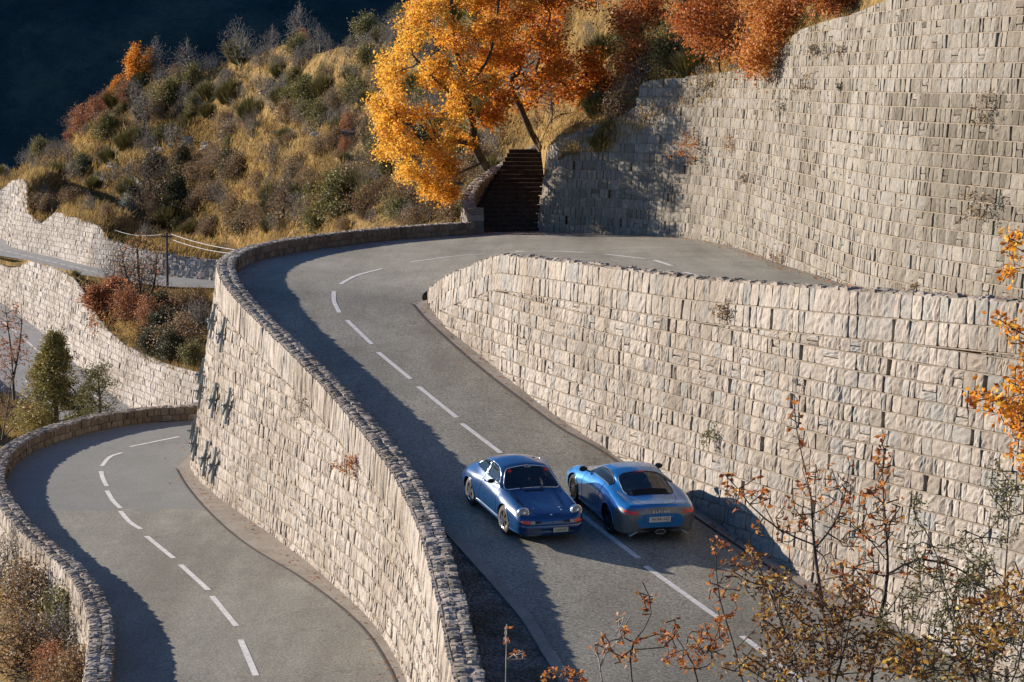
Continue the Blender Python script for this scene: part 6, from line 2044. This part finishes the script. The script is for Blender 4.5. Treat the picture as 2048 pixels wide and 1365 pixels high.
# ---- modern coupe ----------------------------------------------------
A_ST = [
    (2.08, [(0, .25), (.45, .25), (.55, .32), (.58, .42), (.54, .50), (.42, .54), (.3, .55), (.15, .555), (0, .56)]),
    (1.98, [(0, .18), (.6, .18), (.74, .28), (.77, .42), (.74, .55), (.58, .61), (.40, .61), (.2, .615), (0, .62)]),
    (1.65, [(0, .14), (.72, .14), (.84, .25), (.865, .42), (.85, .60), (.68, .745), (.48, .70), (.25, .70), (0, .71)]),
    (1.21, [(0, .14), (.75, .14), (.86, .25), (.88, .45), (.875, .66), (.70, .855), (.50, .79), (.25, .80), (0, .81)]),
    (.90, [(0, .14), (.75, .14), (.85, .25), (.865, .45), (.865, .68), (.73, .865), (.56, .845), (.3, .86), (0, .87)]),
    (.76, [(0, .14), (.75, .14), (.85, .25), (.865, .45), (.865, .69), (.745, .875), (.62, .885), (.38, .91), (0, .92)]),
    (.35, [(0, .14), (.75, .14), (.84, .25), (.855, .45), (.87, .71), (.765, .90), (.635, 1.03), (.50, 1.105), (0, 1.15)]),
    (.05, [(0, .14), (.75, .14), (.84, .25), (.855, .45), (.875, .73), (.78, .925), (.63, 1.075), (.50, 1.19), (0, 1.24)]),
    (-.30, [(0, .14), (.75, .14), (.84, .25), (.86, .46), (.885, .74), (.79, .935), (.62, 1.08), (.50, 1.20), (0, 1.252)]),
    (-.60, [(0, .14), (.75, .14), (.85, .25), (.875, .47), (.90, .75), (.79, .94), (.61, 1.06), (.49, 1.16), (0, 1.215)]),
    (-.95, [(0, .14), (.75, .14), (.87, .26), (.895, .48), (.91, .76), (.80, .935), (.60, .99), (.47, 1.05), (0, 1.105)]),
    (-1.21, [(0, .15), (.75, .15), (.875, .27), (.90, .50), (.91, .76), (.80, .925), (.61, .94), (.45, .97), (0, 1.01)]),
    (-1.50, [(0, .16), (.75, .16), (.87, .28), (.895, .50), (.895, .74), (.77, .89), (.60, .895), (.4, .90), (0, .92)]),
    (-1.80, [(0, .18), (.74, .18), (.85, .30), (.87, .50), (.865, .70), (.74, .835), (.58, .855), (.35, .86), (0, .87)]),
    (-1.95, [(0, .20), (.70, .20), (.80, .32), (.83, .50), (.82, .68), (.70, .815), (.55, .845), (.33, .855), (0, .86)]),
    (-2.02, [(0, .22), (.64, .22), (.74, .34), (.77, .50), (.76, .66), (.65, .78), (.52, .825), (.3, .84), (0, .845)]),
    (-2.075, [(0, .28), (.54, .28), (.64, .38), (.67, .50), (.655, .62), (.57, .71), (.45, .745), (.25, .76), (0, .765)]),
    (-2.10, [(0, .36), (.40, .36), (.50, .42), (.53, .50), (.51, .58), (.44, .64), (.34, .66), (.18, .67), (0, .675)])]
BA = Body(A_ST, [(1.21, .02, .42), (-1.21, .03, .5)])
mc = empty('modern_coupe'); tag(mc, 'bright blue dusty modern coupe seen from behind, driving uphill next to the stone wall', 'car')
ws2 = [(.77, 8.01), (.76, 6.2), (.70, 5.95), (.30, 6.85), (.12, 7.15), (.08, 7.5), (.07, 8.01)]
sd2 = [(.60, 5.35), (.45, 5.85), (.10, 6.62), (-.15, 6.75), (-.42, 6.72), (-.62, 6.35), (-.80, 5.75), (-.80, 5.3)]
rw2 = [(-.62, 8.01), (-.64, 7.25), (-.72, 6.92), (-.95, 6.6), (-1.22, 6.35), (-1.40, 6.5), (-1.46, 7.0), (-1.48, 8.01)]
low = [(-2.2, 0), (-1.52, 0), (-1.56, 1.5), (-1.62, 3.6), (-1.75, 4.35), (-1.98, 4.5), (-2.03, 5.2), (-2.05, 5.9), (-2.052, 8.01), (-2.2, 8.01)]  # lower tail area that carries the painted road reflection
bvA = build_body(BA, mc, {'rear_bumper': ([low], M['greyA'], 'both'), 'windshield': ([ws2], M['glass'], 'both'), 'side_window': ([sd2], M['glassl'], 'split'), 'rear_window': ([rw2], M['glass'], 'both')},
                 [(1.21, .33), (-1.21, .335)], .368, M['blueA'])
for sd_ in (1, -1):
    outline(BA, sd2, .010, 'window_seal', M['black'], mc, sd_)
    outline(BA, [(-.62, 7.99), (-.64, 7.25), (-.72, 6.92), (-.95, 6.6), (-1.22, 6.35), (-1.40, 6.5), (-1.46, 7.0), (-1.48, 7.99)], .009, 'window_seal', M['black'], mc, sd_, closed=False)
    outline(BA, [(.62, 1.8), (.66, 3.6), (.60, 5.2)], .005, 'door_gap', M['seam'], mc, sd_, closed=False, off=0)
    outline(BA, [(-.60, 5.2), (-.62, 4.3), (-.52, 3.2), (-.56, 1.8)], .005, 'door_gap', M['seam'], mc, sd_, closed=False, off=0)
    outline(BA, [(-1.55, 6.3), (-1.75, 6.6), (-1.95, 6.9), (-2.0, 7.5), (-2.0, 7.99)], .004, 'deck_gap', M['seam'], mc, sd_, closed=False, off=0)
    for xw in (1.21, -1.21):
        a = np.linspace(radians(2), radians(178), 40); L_ = []
        for t_ in a:
            x_, z_ = xw + .368 * cos(t_), .332 + .368 * sin(t_)
            h = bvA.ray_cast(Vector((x_, 3 * sd_, z_)), Vector((0, -sd_, 0)))
            if h[0] is not None: L_.append([x_, h[0][1] + .002 * sd_, z_])
        b = MB(); b.tube(L_, .012, 6); b.build('wheel_arch', M['blueA'], mc, smooth=True)
    y = sd_
    tl = empty('tail_lamp'); tl.parent = mc
    decal(bvA, tl, 'upper_blade', M['redlens'], [(.46 * y, .735), (.62 * y, .722), (.80 * y, .745), (.80 * y, .705), (.66 * y, .69), (.60 * y, .682)], -1, .012)
    decal(bvA, tl, 'lower_blade', M['redlens'], [(.50 * y, .655), (.60 * y, .69), (.66 * y, .69), (.80 * y, .672), (.79 * y, .65), (.62 * y, .664)], -1, .012)
    # mirror
    mr = empty('mirror'); mr.parent = mc
    p = BA.S(np.array([.52]), np.array([5.2]))[0]; p[1] *= sd_
    b = MB(); b.tube([p, p + [0, .09 * sd_, .04]], .018, 6); b.build('stalk', M['black'], mr)
    c_ = p + [0, .17 * sd_, .075]
    b = MB(); b.lathe([(-.06, .001), (-.05, .035), (-.02, .062), (.02, .066), (.03, .05), (.03, .001)], (0, 0, 0), (-1, 0, 0), 16); b.V[0] = b.V[0] * [1, 1.5, .95] + c_; b.build('housing', M['black'], mr, smooth=True)
    b = MB(); p = BA.S(np.array([-.42]), np.array([4.3]))[0]; p[1] *= sd_; b.tube([p + [-.10, .006 * sd_, 0], p + [-.06, .016 * sd_, .0], p + [.06, .016 * sd_, 0], p + [.10, .006 * sd_, 0]], .014, 6); b.build('door_handle', M['silver'], mc, smooth=True)
    # diffuser corner blades
    b = MB(); b.box((-2.02, .60 * sd_, .22), (.05, .10, .012), M=Matrix.Rotation(radians(-28 * sd_), 3, 'X')); b.build('diffuser_blade', M['silver'], mc)
decal(bvA, mc, 'brake_lamp', M['redlens'], [(-.10, 1.178), (.10, 1.178), (.10, 1.205), (-.10, 1.205)], -1, .008) if False else None
for nm, x_, hw, mt in (('brake_lamp', -.655, .10, 'redlens'),):
    V_ = []
    for y in np.linspace(-hw, hw, 7):
        for dx in (-.02, .02):
            h = bvA.ray_cast(Vector((x_ + dx, y + .0013, 3)), Vector((0, 0, -1))); V_.append([x_ + dx, y, h[0][2] + .008])
    obj(nm, V_, gridq(7, 2), M[mt], mc)
for k, x_ in enumerate((-1.27, -1.32, -1.37, -1.42)):
    V_ = []
    for y in np.linspace(-.42, .42, 15):
        h = bvA.ray_cast(Vector((x_, y + .0013, 3)), Vector((0, 0, -1))); V_.append([x_, y, h[0][2] + .008])
    b = MB(); b.tube(V_, .012, 5); b.build('louvre', M['black'], mc)
decal(bvA, mc, 'diffuser', M['black'], [(-.62, .20), (-.50, .33), (-.2, .36), (.2, .36), (.50, .33), (.62, .20), (.3, .20), (-.3, .20)], -1, .004)
b = MB(); t_ = np.linspace(0, 2 * pi, 6, endpoint=False)
ex = np.array([[-2.135, .13 * cos(a) * 1.0, .27 + .055 * sin(a)] for a in t_]); b.tube(ex, .012, 6, closed=True); b.build('exhaust', M['chrome'], mc)
b = MB(); b.box((-2.12, 0, .27), (.012, .085, .035)); b.build('exhaust_inside', M['black'], mc)
h = bvA.ray_cast(Vector((-5, .0013, .59)), Vector((1, 0, 0))); xr = h[0][0]
b = MB(); b.box((xr - .02, 0, .545), (.012, .27, .058)); b.build('number_plate', M['plateW'], mc)
text_mesh('W-941-HZ', .098, 'plate_lettering', M['ink'], mc, frame_at((xr - .034, .01, .545), (-1, 0, 0)), .001, .95, .95)
b = MB(); b.box((xr - .0325, -.248, .545), (.002, .022, .056)); b.build('plate_band', M['euro'], mc)
b = MB(); b.box((xr - .004, 0, .58), (.01, .36, .085)); b.build('plate_recess', M['blueA'], mc)
h = bvA.ray_cast(Vector((-5, .0013, .70)), Vector((1, 0, 0)))
text_mesh('ALPINE', .062, 'rear_lettering', M['silver'], mc, frame_at((h[0][0] - .012, 0, .705), (-1, 0, .25)), .003, 1.9, 1.15)
b = MB(); b.box((-.1, 0, .3), (1.0, .66, .08)); b.box((.62, 0, .74), (.14, .66, .10)); b.box((-.95, 0, .6), (.05, .62, .3)); b.build('dashboard', M['black'], mc)
for y_ in (-.36, .36):
    b = MB(); b.tube([(-.30, y_, .40), (-.45, y_, .72), (-.55, y_, 1.02)], [.21, .20, .14], 12); b.tube([(.15, y_, .40), (-.30, y_, .38)], [.17, .20], 12); b.build('seat', M['seat'], mc, smooth=True)
b = MB(); t_ = np.linspace(0, 2 * pi, 28, endpoint=False)
b.tube(np.stack([.32 + .06 * np.sin(t_), .36 + .18 * np.cos(t_), .80 + .17 * np.sin(t_)], 1), .014, 6, closed=True); b.build('steering_wheel', M['black'], mc)
for x_ in (1.21, -1.21):
    for y_ in (-.77, .77):
        wheel(mc, x_, y_, .33, .22, 7, M['rimA'], M['tyre2'], .245, 0, 'fine')
b = MB(); b.box((0, 0, .24), (1.85, .62, .07)); b.build('underbody', M['black'], mc)
# centre from the rear left wheel's contact point
hd = np.array([-.30, .954]); hd /= np.linalg.norm(hd); lf = np.array([-hd[1], hd[0]])
cA = np.array(onplane(1222, 1067)[:2]) + hd * 1.21 - lf * .80
place_car(mc, tuple(cA), tuple(hd))
